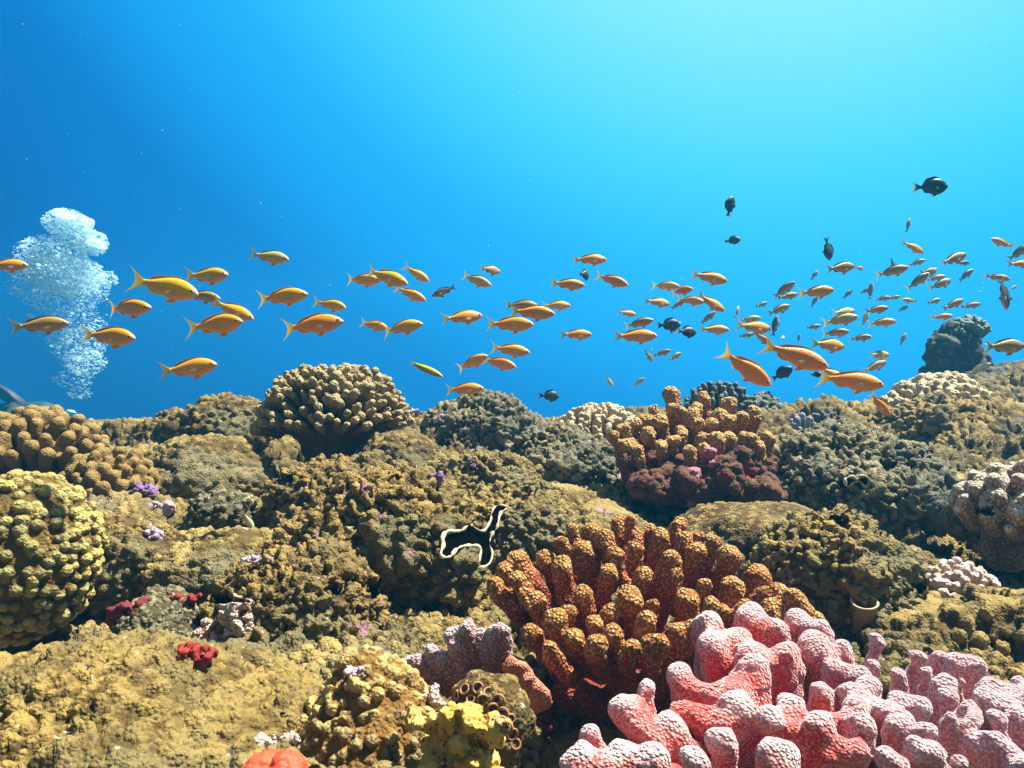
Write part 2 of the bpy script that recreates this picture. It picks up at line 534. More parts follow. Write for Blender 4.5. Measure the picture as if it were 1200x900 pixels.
def build_ground():
    nr, nc = 900, 1300
    r = 0.22 * (9.5 / 0.22) ** (np.linspace(0, 1, nr) ** 1.0)
    # finer rows on the reef itself than down the slope behind it
    lr = np.concatenate([np.linspace(math.log(.22), math.log(3.1), nr - 90), np.linspace(math.log(3.13), math.log(9.5), 90)])
    r = np.exp(lr)
    u = np.linspace(-1, 1, nc)
    u = 0.82 * u + 0.18 * u ** 3
    Y = np.repeat(r[:, None], nc, 1)
    X = u[None, :] * (0.92 * r[:, None] + 0.30)
    # a skirt of a few rows round behind the camera
    by = np.array([-1.2, -.6, -.2, .05, .15])
    Yb = np.repeat(by[:, None], nc, 1); Xb = u[None, :] * np.array([1.8, 1.2, .8, .55, .52])[:, None]
    X = np.concatenate([Xb, X]); Y = np.concatenate([Yb, Y]); nr += 5
    Z = ground_z(X, Y)
    V = np.stack([X.ravel(), Y.ravel(), Z.ravel()], 1)
    i = np.arange(nr - 1)[:, None] * nc + np.arange(nc - 1)[None, :]
    F = np.stack([i, i + 1, i + nc + 1, i + nc], -1).reshape(-1, 4)
    near = smooth01(0.15, 0.4, V[:, 1])
    amp = 0.55 + 0.45 * smooth01(.6, 1.4, V[:, 1])
    V[:, 2] += 0.030 * near * amp * fbm(V * [1, 1, 0], 0.30, 3, 4)
    # rounded lobes of several sizes
    f, idd = worley(V * [1, 1, 0.0] + [0, 0, .3], 0.125, 5, 0.9)
    V[:, 2] += near * amp * 0.060 * dome(f, .68) * (0.35 + 0.65 * idd) * smooth01(-.35, .25, vnoise(V, 0.4, 9))
    n = vnormals(V, F)
    f, idd = worley(V, 0.055, 6, 0.9)
    V += n * (near * 0.026 * dome(f, .66) * (0.4 + .6 * idd) * smooth01(-.5, .2, vnoise(V, .2, 4)))[:, None]
    n = vnormals(V, F)
    # knobs: crowded on the lobes, absent on the silted flats
    flat = smooth01(.80, .97, n[:, 2]) * smooth01(.15, .6, fbm(V, .22, 21, 3))
    f1, id1 = beads(V, n, 0.0165, 8, 0.95)
    f2, id2 = beads(V, n, 0.0100, 9, 0.95)
    rough_side = smooth01(.25, .8, V[:, 0]) * smooth01(.7, 1.1, V[:, 1])
    kn = np.maximum(dome(f1, .36 + .2 * id1) * (.4 + .6 * id1), 0.6 * dome(f2, .5) * (.35 + .65 * id2))
    ka = 0.0150 * (1 - .85 * flat) * near * (1 + 0.35 * rough_side)
    V += n * (ka * kn)[:, None]
    V += n * (rough_side * .010 * fbm(V, .035, 31, 3))[:, None]
    n = vnormals(V, F)
    sand = np.clip(flat * .7 + 0.5 * (1 - kn) * smooth01(.75, 1, n[:, 2]) * smooth01(0, .5, fbm(V, .12, 41, 3)), 0, 1) * (1 - .6 * smooth01(1.5, 2.3, V[:, 1]))
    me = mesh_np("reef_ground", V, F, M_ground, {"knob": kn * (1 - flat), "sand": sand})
    o = link("reef_ground", me)
    tag(o, "knobby olive brown reef ground rising towards the crest", "reef ground", kind="structure")
    return o
build_ground()

def mound(name, label, px, py, d, rx, ry, rz, mat, seed, lobes=((.06, .012),), knobs=((.015, .006),), n=6, tilt=0.0, rough=0.13, sandy=.5, group=None, cat="coral", parent=None, yaw=0.0, undercut=0.0, knobpow=1.0, jit=.9, ridges=None):
    """A rounded colony: half-sunk ellipsoid with lobes and knobs. rx, ry, rz in metres; px, py is the picture place of its centre at distance d."""
    U, F = ico(n)
    c = P(px, py, d)
    R = np.array([rx, ry, rz])
    V = U * R
    if undercut:
        s = 1 - undercut * smooth01(.1, -.7, U[:, 2])
        V[:, :2] *= s[:, None]
    rr = (rx * ry * rz) ** (1 / 3)
    V = V * (1 + rough * (1.6 * fbm(U + seed * 3.1, .9, seed, 3)))[:, None]
    W = V + seed * 1.37
    nn = vnormals(V, F)
    lob = 0
    for s, a in lobes:
        f, idd = worley(W, s, seed + 2, jit)
        V = V + nn * ((1.2 if s > .045 else .7) * a * dome(f, .68) * (.4 + .6 * idd))[:, None]
        nn = vnormals(V, F)
    kn = np.zeros(len(V))
    if ridges:
        per, amp, wp = ridges
        ph = (V[:, 2] * .9 - V[:, 1] * .35 + V[:, 0] * .12) / per + wp * fbm(V + seed, per * 3.5, seed + 9, 2)
        k = (0.5 + 0.5 * np.cos(2 * np.pi * ph)) ** .7 * smooth01(-.75, -.2, vnoise(V + 5, per * 2.2, seed + 3))
        V = V + nn * (amp * k)[:, None]; kn = np.maximum(kn, k); nn = vnormals(V, F)
    if n == 7 and len(knobs) == 1 and knobs[0][0] > .0118 and jit > .85: knobs = tuple(knobs) + ((knobs[0][0] * .62, knobs[0][1] * .5),)
    for s, a in knobs:
        W = V + seed * 1.37
        f, idd = beads(W, nn, s, seed + 5, jit)
        k = dome(f, (.36 if jit > .85 else .47) + (.20 if jit > .85 else .13) * idd) ** knobpow * (.4 + .6 * idd)
        V = V + nn * (1.75 * a * k)[:, None]
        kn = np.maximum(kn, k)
    nn = vnormals(V, F)
    sand = kn ** 1.5 if ridges else sandy * smooth01(.6, .95, nn[:, 2]) * smooth01(-.2, .5, fbm(V + seed, .06, seed + 40, 3)) * (1 - kn * .6)
    M = Matrix.Rotation(yaw, 3, 'Z') @ Matrix.Rotation(tilt, 3, 'Y')
    V = V @ np.array(M).T
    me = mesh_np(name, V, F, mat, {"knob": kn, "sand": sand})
    o = link(name, me)
    o.location = c
    if parent is not None:
        o.parent = parent; o.location = Vector(c) - parent.location
    else:
        tag(o, label, cat, group)
    return o

m_ = 1 / FPX
# big lobed heads of the middle ground
mound("lobed_coral_head", "large knobby brown coral head in the middle with a small dark hole at its foot", 452, 668, 1.02, .125, .11, .115, M_brown, 1, ((.075, .026), (.035, .008)), ((.0145, .0075),), n=7, sandy=.45, undercut=.2)
mound("lobed_coral_head", "rounded knobby brown coral head just below the cauliflower coral", 398, 598, 1.28, .105, .10, .075, M_brown, 2, ((.06, .018),), ((.0145, .0065),), n=7, sandy=.2)
mound("lobed_coral_head", "low knobby brown coral slope between the red sponge and the middle coral head", 345, 742, .84, .085, .09, .085, M_brown, 3, ((.05, .017),), ((.0125, .006),), n=7, sandy=.5)
mound("lobed_coral_head", "dark knobby coral hump on the crest left of the cauliflower coral", 268, 506, 1.95, .13, .12, .070, M_brown, 4, ((.06, .022),), ((.016, .008),), n=6, sandy=.1)
mound("lobed_coral_head", "small dark knobby coral hump on the crest beside the olive finger corals", 205, 516, 1.95, .075, .09, .055, M_brown, 5, ((.05, .018),), ((.016, .008),), n=6, sandy=.1)
mound("lobed_coral_head", "broad olive coral slope right of the purple crust patches", 235, 560, 1.5, .14, .13, .075, M_ground, 6, ((.07, .015),), ((.014, .006),), n=6, sandy=.4)
mound("lobed_coral_head", "pale knobby coral hump on the crest right of the cauliflower coral", 560, 520, 2.05, .15, .12, .105, M_greyc, 7, ((.075, .028), (.04, .010)), ((.018, .009),), n=7, sandy=.1)
mound("lobed_coral_head", "grey green knobby coral head left of the two-tiered yellow finger coral", 655, 560, 1.6, .125, .12, .085, M_greyc, 8, ((.06, .022),), ((.016, .008),), n=7, sandy=.1)
mound("smooth_brown_rock", "smooth brown boulder in shade below the yellow finger coral tower", 880, 650, 1.22, .155, .14, .085, M_brown, 9, ((.12, .010),), ((.012, .0025),), n=6, sandy=.2, cat="rock")
mound("lobed_coral_head", "coral head holding the black giant clam on its side", 590, 645, 1.16, .115, .09, .090, M_ground, 10, ((.06, .012),), ((.0135, .006),), n=7, sandy=.4)
mound("lobed_coral_head", "knobby grey green coral slope with a tiny open clam right of the yellow coral tower", 1000, 575, 1.5, .17, .16, .095, M_greyc, 11, ((.07, .028), (.035, .012)), ((.0155, .008),), n=7, sandy=.1)
mound("lobed_coral_head", "knobby olive coral ridge above the pink coral and left of the tube", 975, 690, .98, .095, .10, .085, M_ground, 12, ((.05, .020),), ((.0125, .0065),), n=7, sandy=.3)
mound("lobed_coral_head", "rubbly olive coral ridge on the crest under the pale lumpy coral", 1120, 520, 2.0, .22, .16, .085, M_ground, 13, ((.07, .030), (.035, .012)), ((.018, .009),), n=7, sandy=.2)
mound("ledge_coral", "brown layered coral ledge at the far right under the pale lumpy coral", 1178, 518, 1.85, .105, .10, .062, M_brown, 14, ((.09, .018),), ((.03, .006),), n=6, sandy=.1)
mound("lobed_coral_head", "dark coral slope at the far right behind the pale lumpy coral", 1185, 462, 2.9, .26, .2, .10, M_darkc, 15, ((.09, .032),), ((.02, .009),), n=6, sandy=.1)
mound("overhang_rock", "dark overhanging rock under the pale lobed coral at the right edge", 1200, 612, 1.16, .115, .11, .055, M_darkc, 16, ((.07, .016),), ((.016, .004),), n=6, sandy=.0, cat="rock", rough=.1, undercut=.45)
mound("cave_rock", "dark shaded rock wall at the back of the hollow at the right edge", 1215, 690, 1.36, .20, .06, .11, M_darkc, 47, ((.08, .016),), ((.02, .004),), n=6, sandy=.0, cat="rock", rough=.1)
mound("lobed_coral_head", "knobby coral mass right of the tube and under the small white tipped coral", 1095, 772, .95, .11, .10, .06, M_ground, 17, ((.05, .022), (.025, .008)), ((.0125, .007),), n=7, sandy=.0)
mound("lobed_coral_head", "yellow brown coral slope filling the bottom left corner", 128, 948, .56, .185, .15, .105, M_yellow, 18, ((.09, .014), (.03, .006)), ((.0085, .0036), (.016, .003)), n=7, sandy=.8, rough=.06)
mound("pebbled_coral_boulder", "domed yellow coral boulder covered in pebble-like bumps at the left edge", 22, 652, .86, .080, .08, .090, M_pebble, 19, ((.2, .004),), ((.0130, .0062),), n=7, sandy=.0, jit=.8, rough=.04)
mound("honeycomb_coral", "domed yellow honeycomb coral at the bottom centre", 425, 868, .56, .047, .05, .055, M_honey, 20, ((.06, .006),), ((.0085, .0042),), n=6, sandy=.0, jit=.7)
mound("brain_coral", "small grey green wrinkled coral beside the red and white crusts", 183, 756, .82, .042, .05, .056, M_greyc, 21, ((.022, .009),), ((.006, .002),), n=6, sandy=.0)
mound("lobed_coral_head", "small green and white flecked coral dome behind the pale steep fish", 258, 602, 1.2, .045, .05, .032, M_greyc, 22, ((.03, .006),), ((.011, .006),), n=6, sandy=.0)
mound("lobed_coral_head", "brown coral lump between the pebbled boulder and the purple crust", 150, 660, 1.0, .075, .07, .052, M_brown, 23, ((.04, .014),), ((.012, .005),), n=6, sandy=.3)
mound("lobed_coral_head", "silted tan coral shelf in the middle left with a white scar", 270, 668, 1.0, .11, .09, .040, M_ground, 24, ((.07, .010),), ((.012, .004),), n=6, sandy=.95)
mound("lobed_coral_head", "dark green coral hump on the crest behind the orange fish near the right", 985, 498, 2.35, .11, .10, .05, M_greyc, 25, ((.05, .02),), ((.018, .008),), n=6, sandy=.0)
mound("lobed_coral_head", "olive coral shoulder beside the shaded hollow below the cauliflower coral", 470, 552, 1.55, .085, .08, .075, M_brown, 26, ((.06, .014),), ((.014, .004),), n=6, sandy=.2)
mound("lobed_coral_head", "knobby coral ground in the middle between the clam and the crest", 560, 585, 1.4, .12, .10, .060, M_ground, 27, ((.055, .016),), ((.015, .007),), n=7, sandy=.3)

# the dark rock pillar with its tuft at the right
pil = mound("rock_pillar", "dark rock pillar topped by a bluish bushy coral at the upper right", 1120, 425, 2.95, .098, .09, .16, M_darkc, 30, ((.09, .030),), ((.03, .006),), n=6, sandy=.0, cat="rock", rough=.12)

# ------------------------------------------------------------------ branching corals
def coral(name, label, caps, mat, h, k, warp=0.0, wscale=.02, seed=1, base=None, sub=0, verr=None, cat="coral", group=None, parent=None, extra=None):
    V, Q, tip = sdf_build(caps, h, k, warp, wscale, seed)
    kn = np.zeros(len(V))
    if verr:
        for s, a in verr:
            n = vnormals(V, Q)
            f, idd = worley(V, s, seed + 3, .8)
            kk = dome(f, .62)
            V = V + n * (a * kk)[:, None]
            kn = np.maximum(kn, kk)
    o0 = np.array(base if base is not None else (V.min(0) + V.max(0)) / 2)
    me = mesh_np(name, V - o0, Q, mat, {"tip": tip, "knob": kn, "sand": np.zeros(len(V))})
    o = link(name, me)
    o.location = o0
    if parent is not None:
        o.parent = parent; o.location = Vector(o0) - parent.location
    else:
        tag(o, label, cat, group)
    return o

def px_fingers(tips, zoom, dfun, basepx, length, k_tip=1.0, k_base=.9, rscale=1.0, jz=0.0, seed=0, bend=0.0):
    """Fingers from their tips in a zoomed view of the photo: (zx, zy, zr). zoom = (x0, y0, scale). They lean towards the colony's foot."""
    rg = random.Random(seed)
    caps = []
    bx, by, bd = basepx
    foot = P(bx, by, bd)
    for zx, zy, zr in tips:
        px, py = zoom[0] + zx / zoom[2], zoom[1] + zy / zoom[2]
        d = dfun(px, py) + rg.uniform(-jz, jz)
        a = P(px, py, d)
        r = zr / zoom[2] * m_ * d * rscale
        dr = foot - a
        ln = np.linalg.norm(dr)
        dr /= ln
        L = min(length * rg.uniform(.85, 1.15), ln)
        mid = a + dr * L * .5 + np.array([rg.uniform(-1, 1), rg.uniform(-1, 1), rg.uniform(-.6, .6)]) * bend * L
        b = a + dr * L
        caps.append((a, mid, r * k_tip, r * k_base))
        caps.append((mid, b, r * k_base, r * k_base * 1.05, L * .5 + r))
    return caps

def tipfix(caps):
    return caps

# --- the foreground orange finger coral
M_orange = coral_mat("orange_finger_coral", (0.36, 0.160, 0.026), (0.34, 0.070, 0.010), (0.20, 0.010, 0.004), dot=(0.66, 0.50, 0.20), dscale=270.0, tl=(0.006, .028, .070), bumpd=.004, dotamt=.85)
c_tips = [(400,80,38),(445,88,34),(500,45,30),(540,38,30),(605,72,30),(640,88,36),(705,48,33),(735,102,28),(775,88,26),(768,145,34),(828,108,28),(888,158,40),
 (370,140,40),(482,155,32),(550,135,31),(682,172,36),(236,168,36),(300,200,41),(460,218,40),(575,225,36),(684,218,38),(140,172,45),(60,262,36),(140,242,36),
 (172,292,38),(200,318,46),(366,295,37),(540,302,40),(460,352,38),(270,385,42),(340,445,36),(592,390,38),(540,475,42),(600,470,30),(745,315,48),(797,262,33),(895,272,42),(985,222,45),
 (1000,292,40),(1060,292,40),(700,425,45),(860,352,32),(1112,312,45),(1040,347,40),(1152,352,36),(290,112,30),(330,60,26),(410,390,34),(250,480,36),(420,470,40),(640,470,32),
 (90,210,34),(820,330,34),(760,400,36),(180,420,36),(480,430,36),(320,350,32),(620,320,32),(940,340,36),(1180,380,34)]
def c_d(px, py): return float(np.interp(py, [600, 640, 700, 760, 800], [.97, .90, .80, .72, .69])) + 0.00016 * abs(px - 740)
c_base = (735, 800, .86)
caps = px_fingers(c_tips, (560, 600, 3.0), c_d, (735, 880, .90), .075, 1.0, .80, .95, jz=.020, seed=3, bend=.12)
foot = P(735, 835, .88)
for q in range(14):
    a = q / 14 * 2 * math.pi
    caps.append((foot, foot + np.array([.085 * math.cos(a), .075 * math.sin(a), .055 + .02 * math.sin(3 * a)]), .03, .016, .1))
coral("finger_coral", "orange finger coral with pale dotted knobbly branches in the foreground", caps, M_orange, .0023, .005, warp=.004, wscale=.02, seed=4, base=P(735, 850, .88))

# --- the pink coral of the bottom right corner
M_pink = coral_mat("pink_coral", (0.84, 0.65, 0.63), (0.70, 0.066, 0.034), (0.46, 0.024, 0.012), dot=(0.86, 0.68, 0.64), dscale=420.0, tl=(0.0, .0135, .045), bumpd=.003, sheen=1.0, rough=.8, dotamt=.55, dot_r=.33, shift=(-.04, .09, (0.52, 0.36, 0.38), .65))
d_tips = [(335,212,36),(515,208,42),(420,152,44),(410,102,42),(515,88,50),(480,132,42),(632,88,34),(577,100,26),(690,105,26),(680,152,46),(735,208,38),(745,142,30),(602,160,40),(525,172,48),
 (205,305,42),(315,345,42),(250,256,28),(116,362,30),(55,438,20),(95,420,34),(180,422,44),(440,385,36),(380,438,36),(580,428,42),(622,300,36),(690,265,36),(772,300,46),(800,350,40),(560,330,30),
 (830,200,25),(808,242,30),(880,215,28),(885,282,35),(940,172,29),(985,172,27),(1000,240,38),(1042,228,26),(1070,200,40),(1100,280,36),(1175,272,40),(1185,238,30),(1065,335,40),(880,350,42),(985,412,32),
 (1040,435,40),(1130,382,36),(1168,412,36),(895,437,36),(940,300,30),(1020,320,28),(1140,330,30),(830,135,24),(1195,330,36),(260,430,36),(690,350,40),(480,300,44),(1225,270,40),(1230,350,40),(1250,410,40),(765,262,30),(792,225,28),(850,312,34),(905,335,32),(960,362,36),(1092,385,36),(1195,445,40),(1050,300,32),(922,400,36),(858,415,38),(1110,238,32),(1152,300,34),(818,292,30),(960,215,28),(1015,275,30),(1135,255,30),(1025,195,26)]
def d_d(px, py): return float(np.interp(py, [700, 760, 820, 900], [.72, .63, .55, .475])) + .00005 * abs(px - 900)
def upright(tips, zoom, dfun, cx, lean, drop, back, length, rscale, seed, bend=.05, kb=1.0, ta=1.0):
    """Standing fingers: each runs down from its tip towards a point well below it, leaning a little to the colony's middle."""
    rg = random.Random(seed); out = []
    for zx, zy, zr in tips:
        px, py = zoom[0] + zx / zoom[2], zoom[1] + zy / zoom[2]
        d = dfun(px, py) + rg.uniform(-.006, .006)
        a = P(px, py, d); r = zr / zoom[2] * m_ * d * rscale * (float(np.interp(px, [960, 1040], [1, .76])) if rscale > 1.05 else 1)
        dr = P(px * (1 - lean) + cx * lean, py + drop, d + back) - a
        dr /= np.linalg.norm(dr); L = length * rg.uniform(.85, 1.15)
        mid = a + dr * L * .5 + np.array([rg.uniform(-1, 1), rg.uniform(-1, 1), 0]) * bend * L
        out += [(a, mid, r * ta, r * kb), (mid, a + dr * L, r * kb, r * kb * 1.12, L * .5 + r)]
    return out
caps = upright(d_tips, (640, 690, 2.143), d_d, 930, .22, 170, .02, .085, 1.12, 5, ta=.84, bend=.12)
def blade(pts, r):     # fused fingers: a rounded plate through the given tips
    out = []
    for (x0, y0), (x1, y1) in zip(pts[:-1], pts[1:]):
        for q in np.linspace(0, 1, 4):
            zx, zy = x0 + q * (x1 - x0), y0 + q * (y1 - y0)
            px, py = 640 + zx / 2.143, 690 + zy / 2.143
            d = d_d(px, py)
            a = P(px, py, d); dr = P(930, 1010, .62) - a; dr /= np.linalg.norm(dr)
            out.append((a + dr * .010, a + dr * .06, r * m_ * d, r * m_ * d * 1.05, .012))
    return out
caps += blade([(345, 225), (420, 250), (515, 215)], 15)
caps += blade([(330, 300), (430, 330), (520, 300)], 15)
caps += blade([(600, 330), (690, 320), (775, 315), (800, 370)], 16)
caps += blade([(200, 320), (260, 360), (315, 355)], 15)
caps += blade([(70, 440), (180, 440), (260, 450)], 16)
caps += blade([(620, 310), (690, 370), (800, 400)], 14)
coral("pink_lobed_coral", "pink and red lobed coral with fuzzy white rims at the bottom right", caps, M_pink, .0018, .0062, warp=.004, wscale=.022, seed=6, base=P(930, 990, .6))

# --- the purple pink crested plate left of the orange coral
M_crest = coral_mat("crested_pink_coral", (0.56, 0.40, 0.42), (0.36, 0.12, 0.12), (0.20, 0.030, 0.022), dot=(0.80, 0.70, 0.70), dscale=420.0, tl=(.002, .014, .04), bumpd=.003, sheen=.6, dotamt=.6)
e_tips = [(570,300,20),(600,290,24),(650,265,30),(690,285,24),(720,205,26),(750,200,26),(785,170,28),(740,250,24),(780,260,24),(830,195,24),(850,235,22),(905,180,26),(880,190,22),(930,190,18),(660,320,22),(820,250,22)]
def e_d(px, py): return .73 - .0002 * (px - 480)
caps = px_fingers(e_tips, (300, 680, 3.158), e_d, (575, 850, .72), .05, .9, 1.0, 1.0, jz=.006, seed=8)
coral("crested_coral", "small dusky pink coral with a crinkled pale crest left of the orange finger coral", caps, M_crest, .0016, .006, warp=.002, wscale=.012, seed=9, base=P(570, 830, .73), verr=((.0035, .0010),))
M_sal = coral_mat("salmon_coral", (0.62, 0.23, 0.13), (0.55, 0.16, 0.085), (0.4, 0.08, 0.04), dot=(0.75, 0.40, 0.26), dscale=500.0, tl=(0., .01, .04), bumpd=.002)
caps = px_fingers([(945,300,24),(985,320,26),(930,325,16),(1010,360,24),(1040,400,26),(1070,420,18),(990,370,22),(1030,435,20)], (300, 680, 3.158), lambda x, y: .70, (640, 850, .74), .02, .9, 1.0, 1.0, seed=10)
coral("salmon_coral", "small salmon coloured coral sprig under the orange finger coral", caps, M_sal, .0014, .005, warp=.0015, wscale=.01, seed=11)

# --- the cauliflower coral on the crest
M_cauli = coral_mat("cauliflower_coral", (0.47, 0.37, 0.17), (0.25, 0.16, 0.055), (0.13, 0.060, 0.020), dot=(0.60, 0.49, 0.27), dscale=260.0, tl=(0., .02, .06), bumpd=.004, dotamt=.6)
rg = random.Random(21)
caps = []
cc = P(390, 500, 1.62)
tops = []
tries = 0
while len(tops) < 320 and tries < 24000:
    tries += 1
    u, v = rg.uniform(-1, 1), rg.uniform(-1, 1)
    if u * u + v * v > 1: continue
    rr = math.sqrt(u * u + v * v)
    x, y = u * .172, v * .135
    z = .112 * (1 - rr ** 4.2) + .012 + rg.uniform(-.012, .010) - .03 * max(0, -u - .5)
    p = cc + np.array([x, y, z])
    if all(np.linalg.norm(p - q) > .0146 for q in tops):
        tops.append(p)
for p in tops:
    root = cc + np.array([0, 0, -.02])
    dr = root - p; ln = np.linalg.norm(dr); dr /= ln
    r = rg.uniform(.0058, .0086)
    b = p + dr * min(.055, ln) + np.array([0, 0, -.006])
    caps.append((p, b, r, r * .85))
    for q in range(2):
        sd = np.array([rg.gauss(0, 1), rg.gauss(0, 1), rg.gauss(0, .6)]); sd /= np.linalg.norm(sd)
        caps.append((p + dr * .008 + sd * r * .75, p + dr * .02, r * .62, r * .6))
caul = empty("cauliflower_coral", Vector(P(390, 535, 1.62)))
tag(caul, "large tan cauliflower coral on a dark stalk at the crest left of centre", "coral")
coral("branches", None, caps, M_cauli, .0026, .005, warp=.003, wscale=.02, seed=12, verr=((.006, .0012),), parent=caul)
caps = [(cc + np.array([0, .0, -.01]), cc + np.array([0, .01, -.10]), .066, .055)]
for q in range(11):
    a = q / 11 * 2 * math.pi
    caps.append((cc + np.array([.115 * math.cos(a), .095 * math.sin(a), .035]), cc + np.array([.03 * math.cos(a), .02 * math.sin(a), -.03]), .016, .03))
coral("stalk", None, caps, plain_mat("coral_stalk", (0.11, 0.055, 0.028), .85, .2, 40, .5, .003), .004, .02, warp=.006, wscale=.03, seed=13, parent=caul)
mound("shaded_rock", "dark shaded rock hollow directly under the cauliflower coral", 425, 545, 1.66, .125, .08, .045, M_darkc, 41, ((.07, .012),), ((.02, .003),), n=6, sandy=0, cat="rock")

# --- the two tiered yellow finger coral right of centre
M_yfing = coral_mat("yellow_finger_coral", (0.47, 0.27, 0.070), (0.36, 0.155, 0.032), (0.22, 0.055, 0.022), dot=(0.62, 0.46, 0.19), dscale=190.0, tl=(0., .03, .09), bumpd=.005, dotamt=.75)
b_tips = [(385,105,46),(395,182,38),(300,178,36),(330,255,52),(200,262,36),(145,285,42),(88,325,30),(445,315,46),(490,398,36),(525,175,34),(565,118,40),(500,232,50),(640,215,42),(688,155,48),(825,196,36),(760,222,40),
 (530,265,36),(628,352,44),(545,332,26),(770,322,32),(700,330,32),(895,332,42),(812,332,32),(215,392,36),(335,375,42),(255,238,36),(440,200,30),(600,260,34),(270,310,40),(390,350,36),(700,240,34),(160,360,34),(560,390,34),(860,380,36)]
def b_d(px, py): return float(np.interp(py, [455, 500, 530], [1.56, 1.46, 1.40])) + .0003 * abs(px - 820)
tow = empty("tiered_finger_coral", Vector(P(830, 620, 1.5)))
tag(tow, "yellow brown finger coral growing on a dark red encrusted block right of centre", "coral")
caps = upright(b_tips, (700, 440, 4.5), b_d, 815, .30, 95, .03, .085, .92, 12, bend=.07, kb=.82)
coral("branches", None, caps, M_yfing, .0032, .007, warp=.0055, wscale=.025, seed=14, verr=((.0085, .0022),), parent=tow)
blk = [(260,560,60),(340,540,55),(460,560,60),(600,580,60),(700,540,60),(800,480,60),(880,480,55),(930,560,50),(850,620,70),(720,650,70),(560,640,70),(600,700,60),(450,620,60),(940,640,40),(330,600,45),(240,600,30),
       (160,450,40),(280,450,50),(420,470,60),(560,480,60),(680,440,50),(780,420,50)]
caps = []
for zx, zy, zr in blk:
    px, py = 700 + zx / 4.5, 440 + zy / 4.5
    d = 1.37 + rg.uniform(-.04, .04) + .07 * (zy < 500)
    p = P(px, py, d); r = zr / 4.5 * m_ * d * rg.uniform(.75, 1.0)
    caps.append((p, P(820, 560, 1.56), r, .05))
coral("encrusted_block", None, caps, M_encrust, .0032, .007, warp=.016, wscale=.04, seed=15, verr=((.02, .007), (.009, .004)), parent=tow)
for zx, zy, zr in ((510, 520, 40), (585, 405, 42), (505, 680, 34), (610, 470, 28)):
    px, py = 700 + zx / 4.5, 440 + zy / 4.5
    mound("coralline_knob", None, px, py, min(hit(px, py, 1.33)[0], 1.45) + .004, zr/4.5*m_*1.1, zr/4.5*m_*1.2, zr/4.5*m_*1.0, plain_mat("pink_coralline", (0.42, 0.17, 0.20), .8, .3, 90, .6, .002), 60 + zx % 7, ((.02, .003),), ((.007, .002),), n=4, parent=tow)

# --- random bushes
def bush(name, label, px, py, d, wx, wy, wz, n, r, L, mat, h, seed, up=0.35, spread=.02, k=.005, warp=.002, verr=None, fork=0, minsep=1.6, flat=2.2, cat="coral", group=None, parent=None):
    rg = random.Random(seed)
    c = P(px, py, d)
    tops, t = [], 0
    while len(tops) < n and t < n * 60:
        t += 1
        u, v = rg.uniform(-1, 1), rg.uniform(-1, 1)
        if u * u + v * v > 1: continue
        rr = math.hypot(u, v)
        p = c + np.array([u * wx, v * wy, wz * (1 - rr ** flat) + rg.uniform(-.5, .5) * r])
        if all(np.linalg.norm(p - q) > minsep * r for q in tops): tops.append(p)
    caps = []
    for p in tops:
        root = c + np.array([(p[0] - c[0]) * up, (p[1] - c[1]) * up, -wz * .8])
        dr = root - p; ln = np.linalg.norm(dr); dr /= ln
        q = r * rg.uniform(.8, 1.2)
        caps.append((p, p + dr * min(L, ln), q, q * .95))
        for f in range(fork):
            sd = np.array([rg.gauss(0, 1), rg.gauss(0, 1), rg.gauss(.3, .5)]); sd /= np.linalg.norm(sd)
            caps.append((p + dr * r * 1.2 + sd * r * 1.3, p + dr * r * 3, q * .7, q * .75))
    caps.append((c + np.array([0, 0, -wz * .5]), c + np.array([0, 0, -wz * .9]), min(wx, wy) * .55, min(wx, wy) * .6, .1))
    return coral(name, label, caps, mat, h, k, warp, .02, seed, verr=verr, cat=cat, group=group, parent=parent)

M_cream = coral_mat("cream_bush_coral", (0.74, 0.60, 0.36), (0.50, 0.36, 0.17), (0.16, 0.11, 0.05), dot=(0.70, 0.62, 0.45), dscale=200., tl=(0., .025, .08), bumpd=.004, dotamt=.4)
bush("bush_coral", "pale cream bush coral on the crest left of the yellow finger coral", 702, 507, 2.15, .15, .10, .080, 110, .0085, .06, M_cream, .0038, 31, up=.55, k=.005, fork=1)
M_dark = coral_mat("dark_finger_coral", (0.17, 0.185, 0.14), (0.085, 0.09, 0.068), (0.035, 0.036, 0.028), dot=(0.24, 0.25, 0.20), dscale=180., tl=(0., .03, .09), bumpd=.004, dotamt=.4)
bush("dark_finger_coral", "dark grey finger coral on the crest behind the yellow finger coral", 842, 486, 2.25, .115, .08, .095, 70, .0080, .085, M_dark, .004, 32, up=.85, k=.004, minsep=2.2, flat=4)
bush("dark_lumpy_coral", "dark green lumpy coral under the diving orange fish on the crest", 893, 488, 2.2, .075, .07, .065, 50, .011, .05, M_dark, .004, 33, up=.5, k=.006, fork=1)
M_blue = coral_mat("blue_grey_finger_coral", (0.36, 0.40, 0.42), (0.20, 0.22, 0.24), (0.06, 0.065, 0.07), tl=(0., .03, .07), bumpd=.003)
bush("pale_finger_coral", "small blue grey finger coral standing right of the dark corals on the crest", 940, 510, 1.95, .042, .035, .05, 16, .0068, .06, M_blue, .003, 34, up=.9, k=.003, minsep=2.4, flat=4)
bush("dark_finger_coral", "small dark spiky coral beside the blue grey finger coral", 968, 505, 2.05, .05, .04, .052, 20, .007, .06, M_dark, .0034, 39, up=.9, k=.003, minsep=2.4, flat=4)
M_lump = coral_mat("pale_lumpy_coral", (0.70, 0.58, 0.34), (0.46, 0.33, 0.14), (0.17, 0.10, 0.035), dot=(0.70, 0.64, 0.48), dscale=160., tl=(0., .03, .08), bumpd=.006, dotamt=.5)
